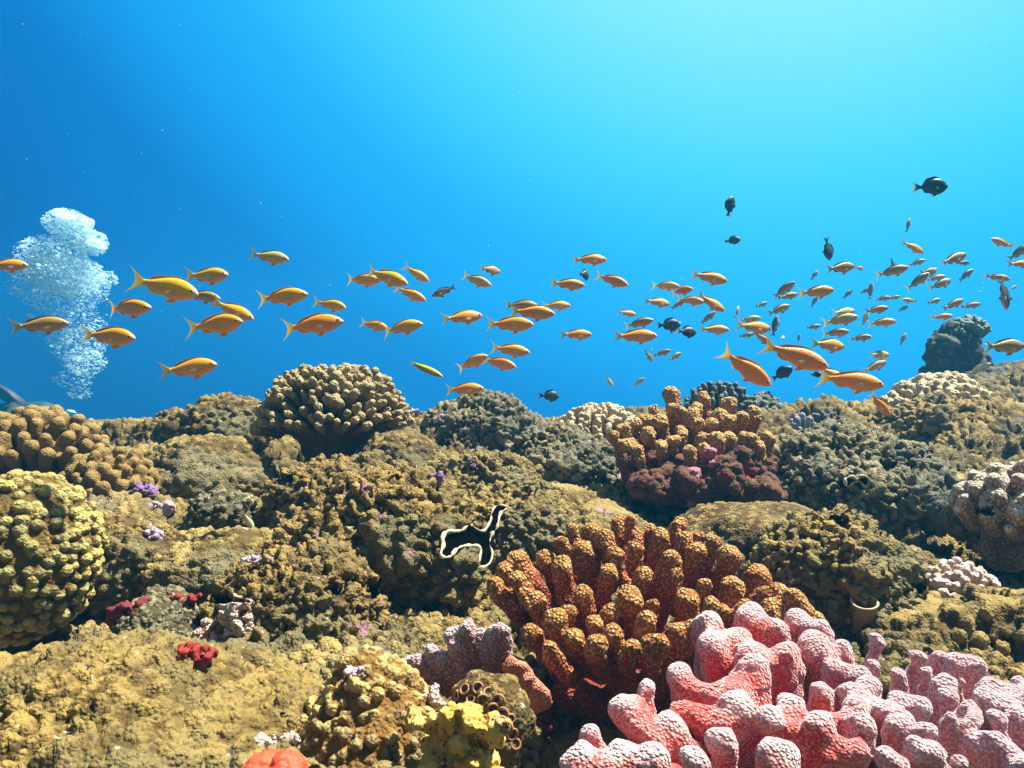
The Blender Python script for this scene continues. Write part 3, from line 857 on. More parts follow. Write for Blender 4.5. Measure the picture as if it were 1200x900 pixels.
bush("lumpy_coral", "broad pale lumpy coral on the crest in front of the dark rock pillar", 1100, 490, 2.3, .205, .14, .135, 190, .0115, .06, M_lump, .0042, 35, up=.4, k=.006, fork=2, warp=.004, minsep=1.8)
bush("tuft_coral", None, 1134, 388, 2.92, .085, .07, .055, 60, .0085, .05, coral_mat("teal_tuft_coral", (0.30, 0.37, 0.30), (0.15, 0.18, 0.14), (0.05, 0.06, 0.05), tl=(0., .03, .08), bumpd=.004), .004, 36, up=.35, k=.005, fork=1, parent=pil)
M_knob = coral_mat("olive_knobby_coral", (0.30, 0.205, 0.055), (0.21, 0.125, 0.030), (0.07, 0.032, 0.009), dot=(0.36, 0.26, 0.09), dscale=340., tl=(0., .022, .055), bumpd=.002, dotamt=.3)
bush("knobby_coral", "olive finger coral bushes at the left edge below the diver", 45, 530, 1.5, .135, .12, .085, 85, .0125, .05, M_knob, .0034, 37, up=.5, k=.004, fork=1, warp=.003, minsep=1.95)
bush("knobby_coral", "yellow olive knobby coral above the purple crust patches", 128, 568, 1.38, .09, .08, .066, 60, .0110, .045, M_knob, .003, 38, up=.45, k=.004, fork=1, warp=.003, minsep=1.95)
M_white = coral_mat("white_lobed_coral", (0.62, 0.52, 0.38), (0.28, 0.18, 0.09), (0.06, 0.032, 0.018), dot=(0.72, 0.66, 0.56), dscale=260., tl=(0., .011, .03), bumpd=.003, sheen=.3)
bush("leathery_lobed_coral", "pale lobed coral with white topped folds overhanging at the right edge", 1182, 598, 1.04, .075, .06, .058, 34, .0115, .035, M_white, .0024, 51, up=.35, k=.007, fork=2, warp=.004, minsep=1.7, flat=2.6)
M_wtip = coral_mat("white_tipped_coral", (0.78, 0.62, 0.56), (0.46, 0.30, 0.17), (0.10, 0.04, 0.02), tl=(0., .010, .03), bumpd=.002)
bush("white_tipped_coral", "small white tipped coral cushion over a dark hollow at the right", 1124, 702, .96, .060, .05, .046, 95, .0058, .024, M_wtip, .0019, 52, up=.5, k=.003, minsep=1.75)

# --- tube, crusts, sponges, clam
def lathe(prof, n=28):
    V = []; F = []
    for r, z in prof:
        for i in range(n):
            a = 2 * math.pi * i / n
            V.append((r * math.cos(a), r * math.sin(a), z))
    for j in range(len(prof) - 1):
        for i in range(n):
            F.append((j * n + i, j * n + (i + 1) % n, (j + 1) * n + (i + 1) % n, (j + 1) * n + i))
    return np.array(V), np.array(F)
tv, tf = lathe([(.016, -.05), (.0135, -.03), (.0125, -.012), (.0135, -.004), (.0150, .0), (.0150, .0012), (.0125, .001), (.0105, -.004), (.0095, -.02), (.0001, -.022)])
tv[:, :2] *= (1 + .05 * np.sin(tv[:, 2] * 900))[:, None]
tv += tv * (0.06 * vnoise(tv, .01, 3))[:, None]
M_tube = plain_mat("tube_shell", (0.30, 0.22, 0.085), .8, .3, 80, .6, .002)
tube = link("tube_worm", mesh_np("tube_worm", tv, tf, M_tube, {"knob": np.zeros(len(tv))}), loc=P(1013, 706, .86))
tube.rotation_euler = (math.radians(18), math.radians(-8), 0)
tag(tube, "short open tube with a pale rim standing above the pink coral", "tube worm")
rv, rf = [], []
R0, r0 = .0143, .0010
for i in range(36):
    for j in range(8):
        a, b = 2 * math.pi * i / 36, 2 * math.pi * j / 8
        rv.append(((R0 + r0 * math.cos(b)) * math.cos(a), (R0 + r0 * math.cos(b)) * math.sin(a), r0 * math.sin(b) + .0008))
        rf.append((i * 8 + j, ((i + 1) % 36) * 8 + j, ((i + 1) % 36) * 8 + (j + 1) % 8, i * 8 + (j + 1) % 8))
link("rim", mesh_np("rim", np.array(rv), np.array(rf), plain_mat("tube_rim", (0.58, 0.52, 0.36), .6, .4, 90, .3)), parent=tube)

def crust(name, label, px, py, d, r, mat, seed, nlump=34, sx=1.5, sz=.8, cat="sponge", h=None, warp=None, lump=.23, fixed=False):
    rg = random.Random(seed)
    dh, _ = hit(px, py, d)
    c = P(px, py, d) if fixed else P(px, py, min(max(dh, d * .7), d * 1.5) + r * (.65 if 'purple' in name else .45 if 'crust' in name else .15)); caps = []
    for i in range(nlump):
        a = np.array([rg.uniform(-1, 1) * sx, rg.uniform(-.6, .3), rg.uniform(-1, 1) * sz]) * r
        q = r * rg.uniform(lump * .7, lump * 1.25)
        caps.append((c + a, c + a * .6 + np.array([0, r * .6, -r * .1]), q, q))
    return coral(name, label, caps, mat, h or r * .075, r * .15, warp if warp is not None else r * .22, r * .5, seed, verr=((r * .26, r * .08),), cat=cat)
M_red = plain_mat("red_sponge", (0.26, 0.018, 0.008), .7, .35, 90, .6, .002)
M_red2 = plain_mat("orange_red_sponge", (0.62, 0.075, 0.022), .6, .4, 90, .4, .001)
M_pw = coral_mat("white_pink_crust", (0.66, 0.56, 0.46), (0.52, 0.24, 0.17), (0.36, 0.08, 0.05), dot=(0.8, 0.78, 0.7), dscale=380., tl=(0., .006, .02), bumpd=.003)
M_purple = plain_mat("purple_crust", (0.22, 0.14, 0.27), .85, .2, 70, .6, .002)
M_lilac = plain_mat("lilac_crust", (0.50, 0.38, 0.47), .85, .2, 90, .5, .002)
M_ysp, t, b_ = new_mat("yellow_sponge")
co = objco(t)
c = mixc(t, maprange(t, noise(t, co, 60, 4), .4, .65), (0.50, 0.30, 0.05), (0.66, 0.46, 0.13))
v = voro(t, co, 210)
c = mixc(t, maprange(t, v, .26, .14), c, (0.10, 0.045, 0.008))
t.links.new(c, b_.inputs["Base Color"]); b_.inputs["Roughness"].default_value = .85
t.links.new(bump(t, v, .9, .003), b_.inputs["Normal"])
M_maroon = plain_mat("maroon_crust", (0.16, 0.03, 0.035), .85, .2, 70, .6, .002)
crust("white_pink_crust", "white and pink crusted lump above the red sponge", 250, 742, .80, .018, M_pw, 61, sx=1.3, cat="coral crust")
crust("white_pink_crust", "white and orange crusted knob right of the white and pink lump", 279, 726, .81, .017, M_pw, 62, sx=.8, sz=1.2, cat="coral crust")
crust("red_sponge", "bright red sponge in the gap below the white crusts", 230, 768, .78, .011, M_red, 63, sx=1.2, sz=.6)
crust("red_sponge", "dull red sponge crust above the grey green wrinkled coral", 215, 705, .86, .012, M_red, 64, sx=1.6, sz=.6, nlump=18)
crust("maroon_crust", "dark maroon crust left of the grey green wrinkled coral", 148, 722, .84, .017, M_maroon, 65, sx=1., cat="coral crust")
crust("red_sponge", "orange red sponge dome at the bottom edge", 318, 906, .50, .015, M_red2, 66, nlump=8, sx=1.1, sz=.35, lump=.55, warp=.001)
crust("purple_crust", "purple crust patch under the yellow olive knobby coral", 170, 582, 1.22, .020, M_purple, 67, sx=.8, sz=1., cat="coral crust")
crust("purple_crust", "lilac crust patch just right of the purple crust", 190, 600, 1.18, .018, M_lilac, 68, sx=.9, sz=.8, cat="coral crust")
crust("purple_crust", "pale lilac crust streak in front of the brown coral lump", 180, 632, 1.05, .014, M_lilac, 69, sx=.7, sz=1.2, cat="coral crust")
crust("purple_crust", "small lilac crust at the upper right of the cauliflower coral", 486, 484, 1.85, .012, M_lilac, 70, sx=1., sz=.9, cat="coral crust")
crust("purple_crust", "small purple crust on the pale crest hump", 520, 490, 1.93, .016, M_lilac, 71, sx=1.3, sz=.5, cat="coral crust")
crust("purple_crust", "purple spot on the slope below the pale crest hump", 503, 560, 1.40, .014, M_purple, 72, sx=1.3, sz=.5, cat="coral crust")
crust("purple_crust", "lilac spot on the knobby slope above the clam", 553, 542, 1.62, .010, M_purple, 73, sx=.7, sz=.8, cat="coral crust")
crust("yellow_sponge", "bright yellow sponge beside the honeycomb coral at the bottom", 538, 876, .505, .024, M_ysp, 74, fixed=True, nlump=70, sx=1.2, sz=.95, lump=.17, warp=.007)
crust("pale_crust", "white and pink crust between the honeycomb coral and the yellow sponge", 498, 824, .60, .012, M_pw, 75, sx=1.2, sz=.8, cat="coral crust")
crust("pale_crust", "small bluish white crust at the top left of the honeycomb coral", 418, 790, .64, .006, M_lilac, 76, sx=1.5, sz=.7, cat="coral crust")
crust("pale_crust", "white crust on the bottom left slope beside the orange red dome", 318, 872, .515, .010, M_pw, 77, sx=1.8, sz=.6, cat="coral crust")
crust("pale_crust", "white scar on the silted coral shelf", 306, 656, 1.0, .008, M_lilac, 78, sx=2.4, sz=.4, cat="coral crust")
crust("pale_crust", "pink crust on the slope under the salmon sprig", 618, 838, .68, .020, M_maroon, 79, sx=1.2, sz=.9, cat="coral crust")

# ring polyps on the arch between the sponge and the orange coral
arch = mound("ring_polyp_coral", "brown arched coral with ring shaped polyps at the bottom centre", 570, 846, .60, .034, .03, .034, M_brown, 80, ((.05, .004),), ((.01, .002),), n=5, sandy=0)
M_ring = plain_mat("polyp_ring", (0.34, 0.18, 0.085), .75, .3, 120, .4, .001)
arch_rings = [(545,808),(560,806),(573,812),(585,820),(578,830),(590,836),(598,842),(594,852),(600,860),(588,846),(566,820),(552,820),(604,872),(536,815)]
rgp = random.Random(5)
for px, py in arch_rings:
    R0, r0 = rgp.uniform(.0032, .0044), .0010
    vv, ff = [], []
    for i in range(20):
        for j in range(6):
            a, b = 2 * math.pi * i / 20, 2 * math.pi * j / 6
            vv.append(((R0 + r0 * math.cos(b)) * math.cos(a), (R0 + r0 * math.cos(b)) * math.sin(a), r0 * 1.3 * math.sin(b)))
            ff.append((i * 6 + j, ((i + 1) % 20) * 6 + j, ((i + 1) % 20) * 6 + (j + 1) % 6, i * 6 + (j + 1) % 6))
    rr = link("ring_polyp", mesh_np("ring_polyp", np.array(vv), np.array(ff), M_ring), parent=arch)
    dh, nn_ = hit(px, py, .58)
    rr.location = Vector(P(px, py, dh)) + nn_ * .0006 - arch.location
    rr.rotation_euler = nn_.to_track_quat('Z', 'Y').to_euler()

def in_poly(x, y, poly):
    c = np.zeros(len(x), bool); n = len(poly)
    for i in range(n):
        x0, y0 = poly[i - 1]; x1, y1 = poly[i]
        if y0 == y1: continue
        c ^= ((y0 > y) != (y1 > y)) & (x < (x1 - x0) * (y - y0) / (y1 - y0) + x0)
    return c
def carve(poly, d, depth, reach=.09):
    """Sink a pit of the given outline into whatever reef surface lies there."""
    cx, cy = np.mean([p[0] for p in poly]), np.mean([p[1] for p in poly])
    for o in list(scene.objects):
        if o.type != 'MESH' or o.parent is not None: continue
        me = o.data; n = len(me.vertices)
        if n < 5000 or 'branch' in o.name or 'finger' in o.name or 'knob' in me.name: continue
        co = np.empty(n * 3, np.float32); me.vertices.foreach_get("co", co); co = co.reshape(-1, 3)
        W = co + np.array(o.location, np.float32)
        m = np.flatnonzero(np.abs(W[:, 1] - d) < reach)
        if len(m) == 0: continue
        px = W[m, 0] / W[m, 1] * FPX + 600; py = 450 - W[m, 2] / W[m, 1] * FPX
        m2 = in_poly(px, py, poly)
        if not m2.any(): continue
        k = m[m2]
        co[k] += (W[k] / W[k, 1:2]) * depth - np.array([0, 0, depth * .15])
        me.vertices.foreach_set("co", co.ravel()); me.update()

# the giant clam: a dark slit of mantle inside a wavy white shell lip
clam_poly = [(150,500),(180,445),(230,430),(330,425),(370,395),(410,370),(450,385),(500,420),(550,425),(590,370),(615,320),(625,250),(650,200),(700,178),(760,190),(765,210),(720,245),(695,290),(685,350),(670,400),(630,450),(610,500),
             (605,560),(625,620),(625,680),(600,740),(540,775),(505,755),(500,700),(515,640),(500,590),(460,565),(400,570),(330,580),(280,610),(240,660),(200,680),(140,668),(140,620),(160,560)]
cd0 = 1.035
cpx = [(500 + x / 8.18, 570 + y / 8.18) for x, y in clam_poly]
ch = [hit(x, y, 1.05)[0] for x, y in cpx]
cA = np.array([[1, x - 565, y - 625] for x, y in cpx]); ck = np.linalg.lstsq(cA, np.array(ch), rcond=None)[0]
ck[0] += float(np.percentile(np.array(ch) - cA @ ck, 20)) - .003     # a plane just clear of the knobs it is wedged among
poly = np.array([P(x, y, float(np.dot(ck, [1, x - 565, y - 625]))) for x, y in cpx])
def closed_curve(Pn, m=4):
    n = len(Pn); out = []
    for i in range(n):
        p0, p1, p2, p3 = Pn[i-1], Pn[i], Pn[(i+1) % n], Pn[(i+2) % n]
        for q in range(m):
            t = q / m
            out.append(.5 * ((2*p1) + (-p0+p2)*t + (2*p0-5*p1+4*p2-p3)*t*t + (-p0+3*p1-3*p2+p3)*t**3))
    return np.array(out)
carve(cpx, float(ck[0]), .045)
cv = closed_curve(poly)
cc0 = cv.mean(0)
clam = empty("giant_clam", Vector(cc0))
tag(clam, "giant clam with black mantle and wavy white shell lip wedged in the reef", "clam")
def tube_along(C, r, seg=8, wob=.25, seed=1):
    n = len(C); T = np.roll(C, -1, 0) - np.roll(C, 1, 0); T /= np.linalg.norm(T, axis=1, keepdims=True)
    up = np.array([0, -1, 0.25]); B1 = np.cross(T, up); B1 /= np.linalg.norm(B1, axis=1, keepdims=True); B2 = np.cross(T, B1)
    rr = r * (1 + wob * vnoise(C, .008, seed))
    rr = np.maximum(rr, r * .03)
    V = np.concatenate([C + rr[:, None] * (math.cos(a) * B1 + 1.5 * math.sin(a) * B2) for a in np.linspace(0, 2*math.pi, seg, endpoint=False)])
    F = np.array([(j*n+i, j*n+(i+1) % n, ((j+1) % seg)*n+(i+1) % n, ((j+1) % seg)*n+i) for j in range(seg) for i in range(n)])
    return V, F
V, F = tube_along(cv - cc0, .0017, wob=1.6)
link("shell_lip", mesh_np("shell_lip", V, F, plain_mat("clam_lip", (0.60, 0.52, 0.34), .8, .2, 70, 1.0, .002)), parent=clam)
bm = bmesh.new()
vs = [bm.verts.new(p) for p in cv - cc0]
f0 = bm.faces.new(vs)
ext = bmesh.ops.extrude_face_region(bm, geom=[f0])
for v in [g for g in ext['geom'] if isinstance(g, bmesh.types.BMVert)]: v.co += Vector((0, .03, -.010))
for v in vs: v.co += Vector((0, .012, -.002))
bmesh.ops.triangulate(bm, faces=bm.faces[:])
me = bpy.data.meshes.new("mantle"); bm.to_mesh(me); bm.free()
mm, t, b = new_mat("clam_mantle")
co = objco(t)
c = mixc(t, maprange(t, noise(t, co, 120, 3), .45, .7), (0.0012, 0.001, 0.001), (0.006, 0.003, 0.002))
c = mixc(t, maprange(t, voro(t, co, 320), .14, .06), c, (0.05, 0.045, 0.03))
t.links.new(c, b.inputs["Base Color"]); b.inputs["Roughness"].default_value = .9
b.inputs["Specular IOR Level"].default_value = 0.0
me.materials.append(mm)
link("mantle", me, parent=clam)

# little second clam on the right slope and a hole in the middle head
tiny = [(0,0),(18,-10),(40,-12),(60,0),(75,-14),(100,-14),(118,0),(116,22),(98,30),(78,12),(60,8),(40,14),(28,26),(8,24)]
td = min(hit(990 + x * .24, 562 + y * .28, 1.35)[0] for x, y in tiny) - .004
tp = np.array([P(990 + x * .24, 562 + y * .28, td) for x, y in tiny])
cv2 = closed_curve(tp); c2 = cv2.mean(0)
clam2 = empty("small_clam", Vector(c2)); tag(clam2, "tiny open clam with pale lips on the grey green slope", "clam")
V, F = tube_along(cv2 - c2, .0022, wob=.8, seed=2)
link("shell_lip", mesh_np("shell_lip", V, F, bpy.data.materials["clam_lip"]), parent=clam2)
bm = bmesh.new(); f0 = bm.faces.new([bm.verts.new(p + np.array([0, .004, 0])) for p in cv2 - c2])
ext = bmesh.ops.extrude_face_region(bm, geom=[f0])
for v in [g for g in ext['geom'] if isinstance(g, bmesh.types.BMVert)]: v.co += Vector((0, .02, -.008))
bmesh.ops.triangulate(bm, faces=bm.faces[:]); me = bpy.data.meshes.new("mantle"); bm.to_mesh(me); bm.free(); me.materials.append(mm)
link("mantle", me, parent=clam2)

def hole(cx, cy, rx, ry, depth, ang=0.0):
    pl = []
    for i in range(18):
        a = i / 18 * 2 * math.pi; r = 1 + .25 * math.sin(3 * a + cx) + .15 * math.sin(5 * a)
        x, y = rx * r * math.cos(a), ry * r * math.sin(a)
        pl.append((cx + x * math.cos(ang) - y * math.sin(ang), cy + x * math.sin(ang) + y * math.cos(ang)))
    carve(pl, hit(cx, cy, 1.2)[0], depth)
for h_ in ((438, 689, 7, 11, .05, .2), (451, 541, 6, 12, .05, -.3), (1155, 598, 10, 5, .05, .1), (265, 702, 22, 5, .05, .05), (1078, 686, 9, 7, .05, 0), (620, 575, 9, 4, .04, .2), (330, 560, 12, 6, .05, .2), (985, 610, 10, 5, .04, .5), (1040, 545, 9, 5, .04, .3), (395, 690, 12, 5, .04, .2), (520, 520, 8, 5, .04, .4)):
    hole(*h_)
# ------------------------------------------------------------------ fish
def oinfo(t):
    return nd(t, "ShaderNodeObjectInfo")
def fish_skin():
    m, t, b = new_mat("fish_skin")
    oi = oinfo(t); base = oi.outputs["Color"]
    h, l = attr(t, "hgt"), attr(t, "lon")
    co = objco(t)
    hn = mathn(t, 'ADD', h, mathn(t, 'MULTIPLY', mathn(t, 'SUBTRACT', noise(t, co, 14.0, 2.0), .5), .35))
    back = mixc(t, 1.0, base, (1.0, 1.3, 0.9), 'MULTIPLY')
    belly = mixc(t, 0.45, base, (0.80, 0.40, 0.20))
    c = mixc(t, maprange(t, hn, -.35, .30), belly, back)
    c = mixc(t, maprange(t, hn, -.55, -.95, 0, .55), c, (0.70, 0.48, 0.40))
    ridge = mixc(t, .6, base, (0.05, 0.05, 0.01))
    c = mixc(t, maprange(t, h, .93, 1.0, 0, .7), c, ridge)
    c = mixc(t, maprange(t, l, .075, .0), c, (0.62, 0.42, 0.47))
    sc = nd(t, "ShaderNodeMapping"); sc.inputs["Scale"].default_value = (1.0, .4, 1.3)
    t.links.new(co, sc.inputs[0])
    v = voro(t, sc.outputs[0], 62.0)
    c = mixc(t, maprange(t, v, .25, .6, 0, .22), c, mixc(t, .5, base, (0.12, 0.05, 0.01)))
    t.links.new(c, b.inputs["Base Color"])
    b.inputs["Roughness"].default_value = .36
    b.inputs["Specular IOR Level"].default_value = .45
    b.inputs["Sheen Weight"].default_value = .15
    t.links.new(bump(t, v, .25, .004), b.inputs["Normal"])
    return m
def fish_dark_skin():
    m, t, b = new_mat("dark_fish_skin")
    base = oinfo(t).outputs["Color"]
    h = attr(t, "hgt"); co = objco(t)
    c = mixc(t, maprange(t, h, -.5, .5), mixc(t, .6, base, (0.02, 0.025, 0.03)), base)
    c = mixc(t, maprange(t, voro(t, co, 45.0), .2, .6, 0, .3), c, (0.01, 0.012, 0.015))
    t.links.new(c, b.inputs["Base Color"]); b.inputs["Roughness"].default_value = .45
    return m
def fin_mat():
    m, t, b = new_mat("fish_fin")
    base = oinfo(t).outputs["Color"]
    r, e = attr(t, "ray"), attr(t, "edge")
    c = mixc(t, maprange(t, r, .55, 1.0, 0, .7), base, (0.80, 0.70, 0.42))
    c = mixc(t, maprange(t, e, .86, .98, 0, .7), c, (0.20, 0.30, 0.06))
    b.inputs["Roughness"].default_value = .5
    t.links.new(c, b.inputs["Base Color"])
    tr = nd(t, "ShaderNodeBsdfTranslucent"); t.links.new(c, tr.inputs["Color"])
    tp = nd(t, "ShaderNodeBsdfTransparent")
    m1 = nd(t, "ShaderNodeMixShader"); m1.inputs[0].default_value = .5
    t.links.new(b.outputs[0], m1.inputs[1]); t.links.new(tr.outputs[0], m1.inputs[2])
    m2 = nd(t, "ShaderNodeMixShader")
    t.links.new(maprange(t, r, .35, 1.0, .02, .55), m2.inputs[0])
    t.links.new(m1.outputs[0], m2.inputs[1]); t.links.new(tp.outputs[0], m2.inputs[2])
    o = [n for n in t.nodes if n.type == 'OUTPUT_MATERIAL'][0]
    t.links.new(m2.outputs[0], o.inputs["Surface"])
    return m
def eye_mat():
    m, t, b = new_mat("fish_eye")
    r = attr(t, "ray")
    c = rampn(t, r, [(0, (.004, .003, .004)), (.52, (.006, .004, .006)), (.6, (.42, .22, .30)), (1.0, (.55, .36, .30))])
    t.links.new(c, b.inputs["Base Color"]); b.inputs["Roughness"].default_value = .12
    return m
M_skin, M_dskin, M_fin, M_eye = fish_skin(), fish_dark_skin(), fin_mat(), eye_mat()

def cr(xs, ys, x):      # monotone-ish smooth interpolation
    xs = np.array(xs, float); ys = np.array(ys, float)
    m = np.gradient(ys, xs)
    i = np.clip(np.searchsorted(xs, x) - 1, 0, len(xs) - 2)
    h = xs[i+1] - xs[i]; t = (x - xs[i]) / h
    return ((2*t**3-3*t**2+1)*ys[i] + (t**3-2*t**2+t)*h*m[i] + (-2*t**3+3*t**2)*ys[i+1] + (t**3-t**2)*h*m[i+1])

SH = {  # s, top, bottom, half width  (units: total length = 1)
 'basslet': dict(x0=.5, x1=-.27, s=[0,.04,.12,.25,.42,.58,.74,.9,1], t=[.004,.040,.082,.123,.143,.128,.090,.050,.038], b=[-.008,-.034,-.074,-.118,-.142,-.128,-.083,-.043,-.036], w=[.012,.034,.052,.066,.069,.060,.042,.022,.014], tail=(.145,.205,.50)),
 'damsel': dict(x0=.5, x1=-.26, s=[0,.04,.12,.25,.42,.58,.74,.9,1], t=[.005,.062,.135,.205,.235,.222,.160,.075,.050], b=[-.012,-.055,-.125,-.195,-.230,-.215,-.150,-.068,-.046], w=[.014,.04,.065,.085,.09,.078,.052,.024,.015], tail=(.16,.17,.25)),
 'wrasse': dict(x0=.5, x1=-.36, s=[0,.04,.12,.25,.42,.58,.74,.9,1], t=[.004,.030,.058,.085,.098,.095,.080,.058,.048], b=[-.006,-.026,-.055,-.082,-.095,-.092,-.076,-.054,-.046], w=[.012,.028,.042,.052,.055,.050,.040,.024,.016], tail=(.11,.062,.10)),
}
def bodyprof(k, s):
    q = SH[k]
    return cr(q['s'], q['t'], s), cr(q['s'], q['b'], s), np.maximum(cr(q['s'], q['w'], s), .004)
def gridfin(fn, nu, nv, th):
    """Thin two-sided fin; fn(u, v) -> x, y, z with u across the rays, v from root to edge."""
    u, v = np.meshgrid(np.linspace(0, 1, nu), np.linspace(0, 1, nv), indexing='ij')
    u = u.ravel(); v = v.ravel()
    X = fn(u, v)
    t = th * np.sqrt(np.clip(np.sin(np.pi * np.clip(u, 0, 1)), 0, 1)) * (1 - .9 * v)
    A = X.copy(); B = X.copy(); A[:, 1] += t; B[:, 1] -= t
    i = (np.arange(nu-1)[:, None] * nv + np.arange(nv-1)[None, :]).ravel()
    F = np.stack([i, i+1, i+nv+1, i+nv], 1)
    F2 = F[:, ::-1] + len(A)
    return np.concatenate([A, B]), np.concatenate([F, F2]), np.tile(v, 2), np.tile(np.abs(2*u-1), 2)

def fish_parts(kind, bend, hi=True):
    """Arrays of each part: V, F, {attrs}, material slot."""
    q = SH[kind]; parts = {}
    nr, ns = (30, 22) if hi else (16, 12)
    s = np.linspace(0, 1, nr) ** 1.25
    zt, zb, w = bodyprof(kind, s)
    x = q['x0'] + (q['x1'] - q['x0']) * s
    a = np.linspace(0, 2 * np.pi, ns, endpoint=False)
    ca, sa = np.cos(a), np.sin(a)
    zc, zr = (zt + zb) / 2, (zt - zb) / 2
    V = np.stack([np.repeat(x, ns), (w[:, None] * (np.sign(ca) * np.abs(ca) ** .9)).ravel(), (zc[:, None] + zr[:, None] * (np.sign(sa) * np.abs(sa) ** 1.0)).ravel()], 1)
    hg = np.tile(sa, nr); lo = np.repeat(s, ns)
    V = np.concatenate([V, [[q['x0'] + .004, 0, -.003], [q['x1'] - .004, 0, 0]]])
    hg = np.append(hg, [0, 0]); lo = np.append(lo, [0, 1])
    i = np.arange(nr - 1)[:, None] * ns; j = np.arange(ns)[None, :]; j2 = (j + 1) % ns
    F = np.stack([i + j, i + ns + j, i + ns + j2, i + j2], -1).reshape(-1, 4)[:, ::-1]
    n0 = nr * ns
    cap0 = np.array([[n0, k, (k + 1) % ns, n0] for k in range(ns)])[:, :3]
    cap1 = np.array([[n0 + 1, (nr-1)*ns + (k + 1) % ns, (nr-1)*ns + k] for k in range(ns)])
    parts['body'] = (V, [F, np.concatenate([cap0, cap1])], dict(hgt=hg, lon=lo, ray=hg * 0, edge=hg * 0), 0)
    tl, ts, fork = q['tail']
    xb = q['x1'] + .012; hb = (zt[-1] - zb[-1]) / 2 * .9
    def tailf(u, v):
        sgn = 2 * u - 1; aa = np.abs(sgn)
        # end of the ray: long at the lobes, short in the fork
        L = (-.5 - xb)
        ex = xb + L * ((1 - fork) + fork * aa ** 1.9)
        ez = ts * np.sign(sgn) * aa ** 1.15
        vv = v
        return np.stack([xb + (ex - xb) * vv, 0 * v, hb * sgn * (1 - vv) + (ez) * vv ** 1.15 + 0], 1)
    V, F, r, e = gridfin(tailf, 17 if hi else 9, 7 if hi else 4, .006)
    parts['tail_fin'] = (V, F, dict(hgt=r*0, lon=r*0, ray=r, edge=e), 1)
    def strip(x0, x1, sgnz, hts, lean=.02):
        def fn(u, v):
            xx = x0 + (x1 - x0) * u
            ss = (q['x0'] - xx) / (q['x0'] - q['x1'])
            t_, b_, _ = bodyprof(kind, np.clip(ss, 0, 1))
            root = (t_ if sgnz > 0 else b_) - sgnz * .012
            hh = np.interp(u, np.linspace(0, 1, len(hts)), hts)
            return np.stack([xx - lean * v * (hh / max(hts)) * 2, 0 * u, root + sgnz * (hh + .012) * v], 1)
        return gridfin(fn, 15 if hi else 8, 4 if hi else 3, .005)
    dh = {'basslet': [.0, .020, .026, .026, .028, .034, .026, .006], 'damsel': [.0, .05, .065, .06, .07, .09, .06, .01], 'wrasse': [.0, .018, .022, .022, .022, .02, .015, .005]}[kind]
    V, F, r, e = strip(.30 if kind != 'damsel' else .27, q['x1'] + .05, 1, dh)
    parts['dorsal_fin'] = (V, F, dict(hgt=r*0, lon=r*0, ray=r * .7, edge=.9 + 0 * e), 1)
    ah = [.0, .034, .040, .030, .006]
    V, F, r, e = strip(-.02, q['x1'] + .06, -1, ah if kind != 'wrasse' else [0, .02, .02, .02, 0])
    parts['anal_fin'] = (V, F, dict(hgt=r*0, lon=r*0, ray=r * .8, edge=e * .5), 1)
    def leaf(x0, z0, y0, L, W, dx, dz, dy):
        D = np.array([dx, dy, dz]); D = D / np.linalg.norm(D)
        U = np.cross(D, [0, 1, 0]); U /= np.linalg.norm(U)
        def fn(u, v):
            ww = W * np.sin(np.pi * np.clip(v * .82 + .12, 0, 1)) * (2 * u - 1)
            return np.array([x0, y0, z0]) + D * (L * v)[:, None] + U * ww[:, None]
        return gridfin(fn, 7 if hi else 4, 7 if hi else 4, .003)
    if kind == 'basslet': pf, vf = (.235, -.045, .062, .15, .030, -1, -.10, .22), (.20, -.12, .02, .13, .022, -1, -.62, .1)
    elif kind == 'damsel': pf, vf = (.24, -.04, .075, .14, .045, -1, -.1, .3), (.20, -.19, .02, .14, .03, -1, -.7, .1)
    else: pf, vf = (.26, -.02, .045, .09, .022, -1, -.2, .3), (.25, -.075, .01, .05, .01, -1, -.4, .1)
    for sd in (1, -1):
        V, F, r, e = leaf(pf[0], pf[1], sd * pf[2], pf[3], pf[4], pf[5], pf[6], sd * pf[7])
        parts['pectoral_fin' + ('' if sd > 0 else '_b')] = (V, F, dict(hgt=r*0, lon=r*0, ray=.45 + .4 * r, edge=e*0), 1)
        V, F, r, e = leaf(vf[0], vf[1], sd * vf[2], vf[3], vf[4], vf[5], vf[6], sd * vf[7])
        parts['pelvic_fin' + ('' if sd > 0 else '_b')] = (V, F, dict(hgt=r*0, lon=r*0, ray=.8 * r, edge=e*0), 1)
    ex = .425 if kind != 'damsel' else .42
    t_, b_, w_ = bodyprof(kind, np.array([(q['x0'] - ex) / (q['x0'] - q['x1'])]))
    ez = float(b_[0] + (t_[0] - b_[0]) * .64)
    U, Fi = ico(2)
    er = {'basslet': .025, 'damsel': .030, 'wrasse': .013}[kind]
    for sd in (1, -1):
        V = U * er * np.array([1, .55, 1]) + np.array([ex, sd * (float(w_[0]) * .90), ez])
        r = np.sqrt(U[:, 0]**2 + U[:, 2]**2)
        parts['eye' + ('' if sd > 0 else '_b')] = (V, Fi, dict(hgt=r*0, lon=r*0, ray=r, edge=r*0), 2)
    # swimming bend of the whole fish
    for k, (V, F, at, mi) in parts.items():
        s_ = np.clip((.15 - V[:, 0]) / .65, 0, 2)
        V[:, 1] += bend * .13 * s_ ** 2
        f_ = np.clip((V[:, 0] - .15) / .35, 0, 1)
        V[:, 1] += bend * .03 * f_ ** 2
    return parts
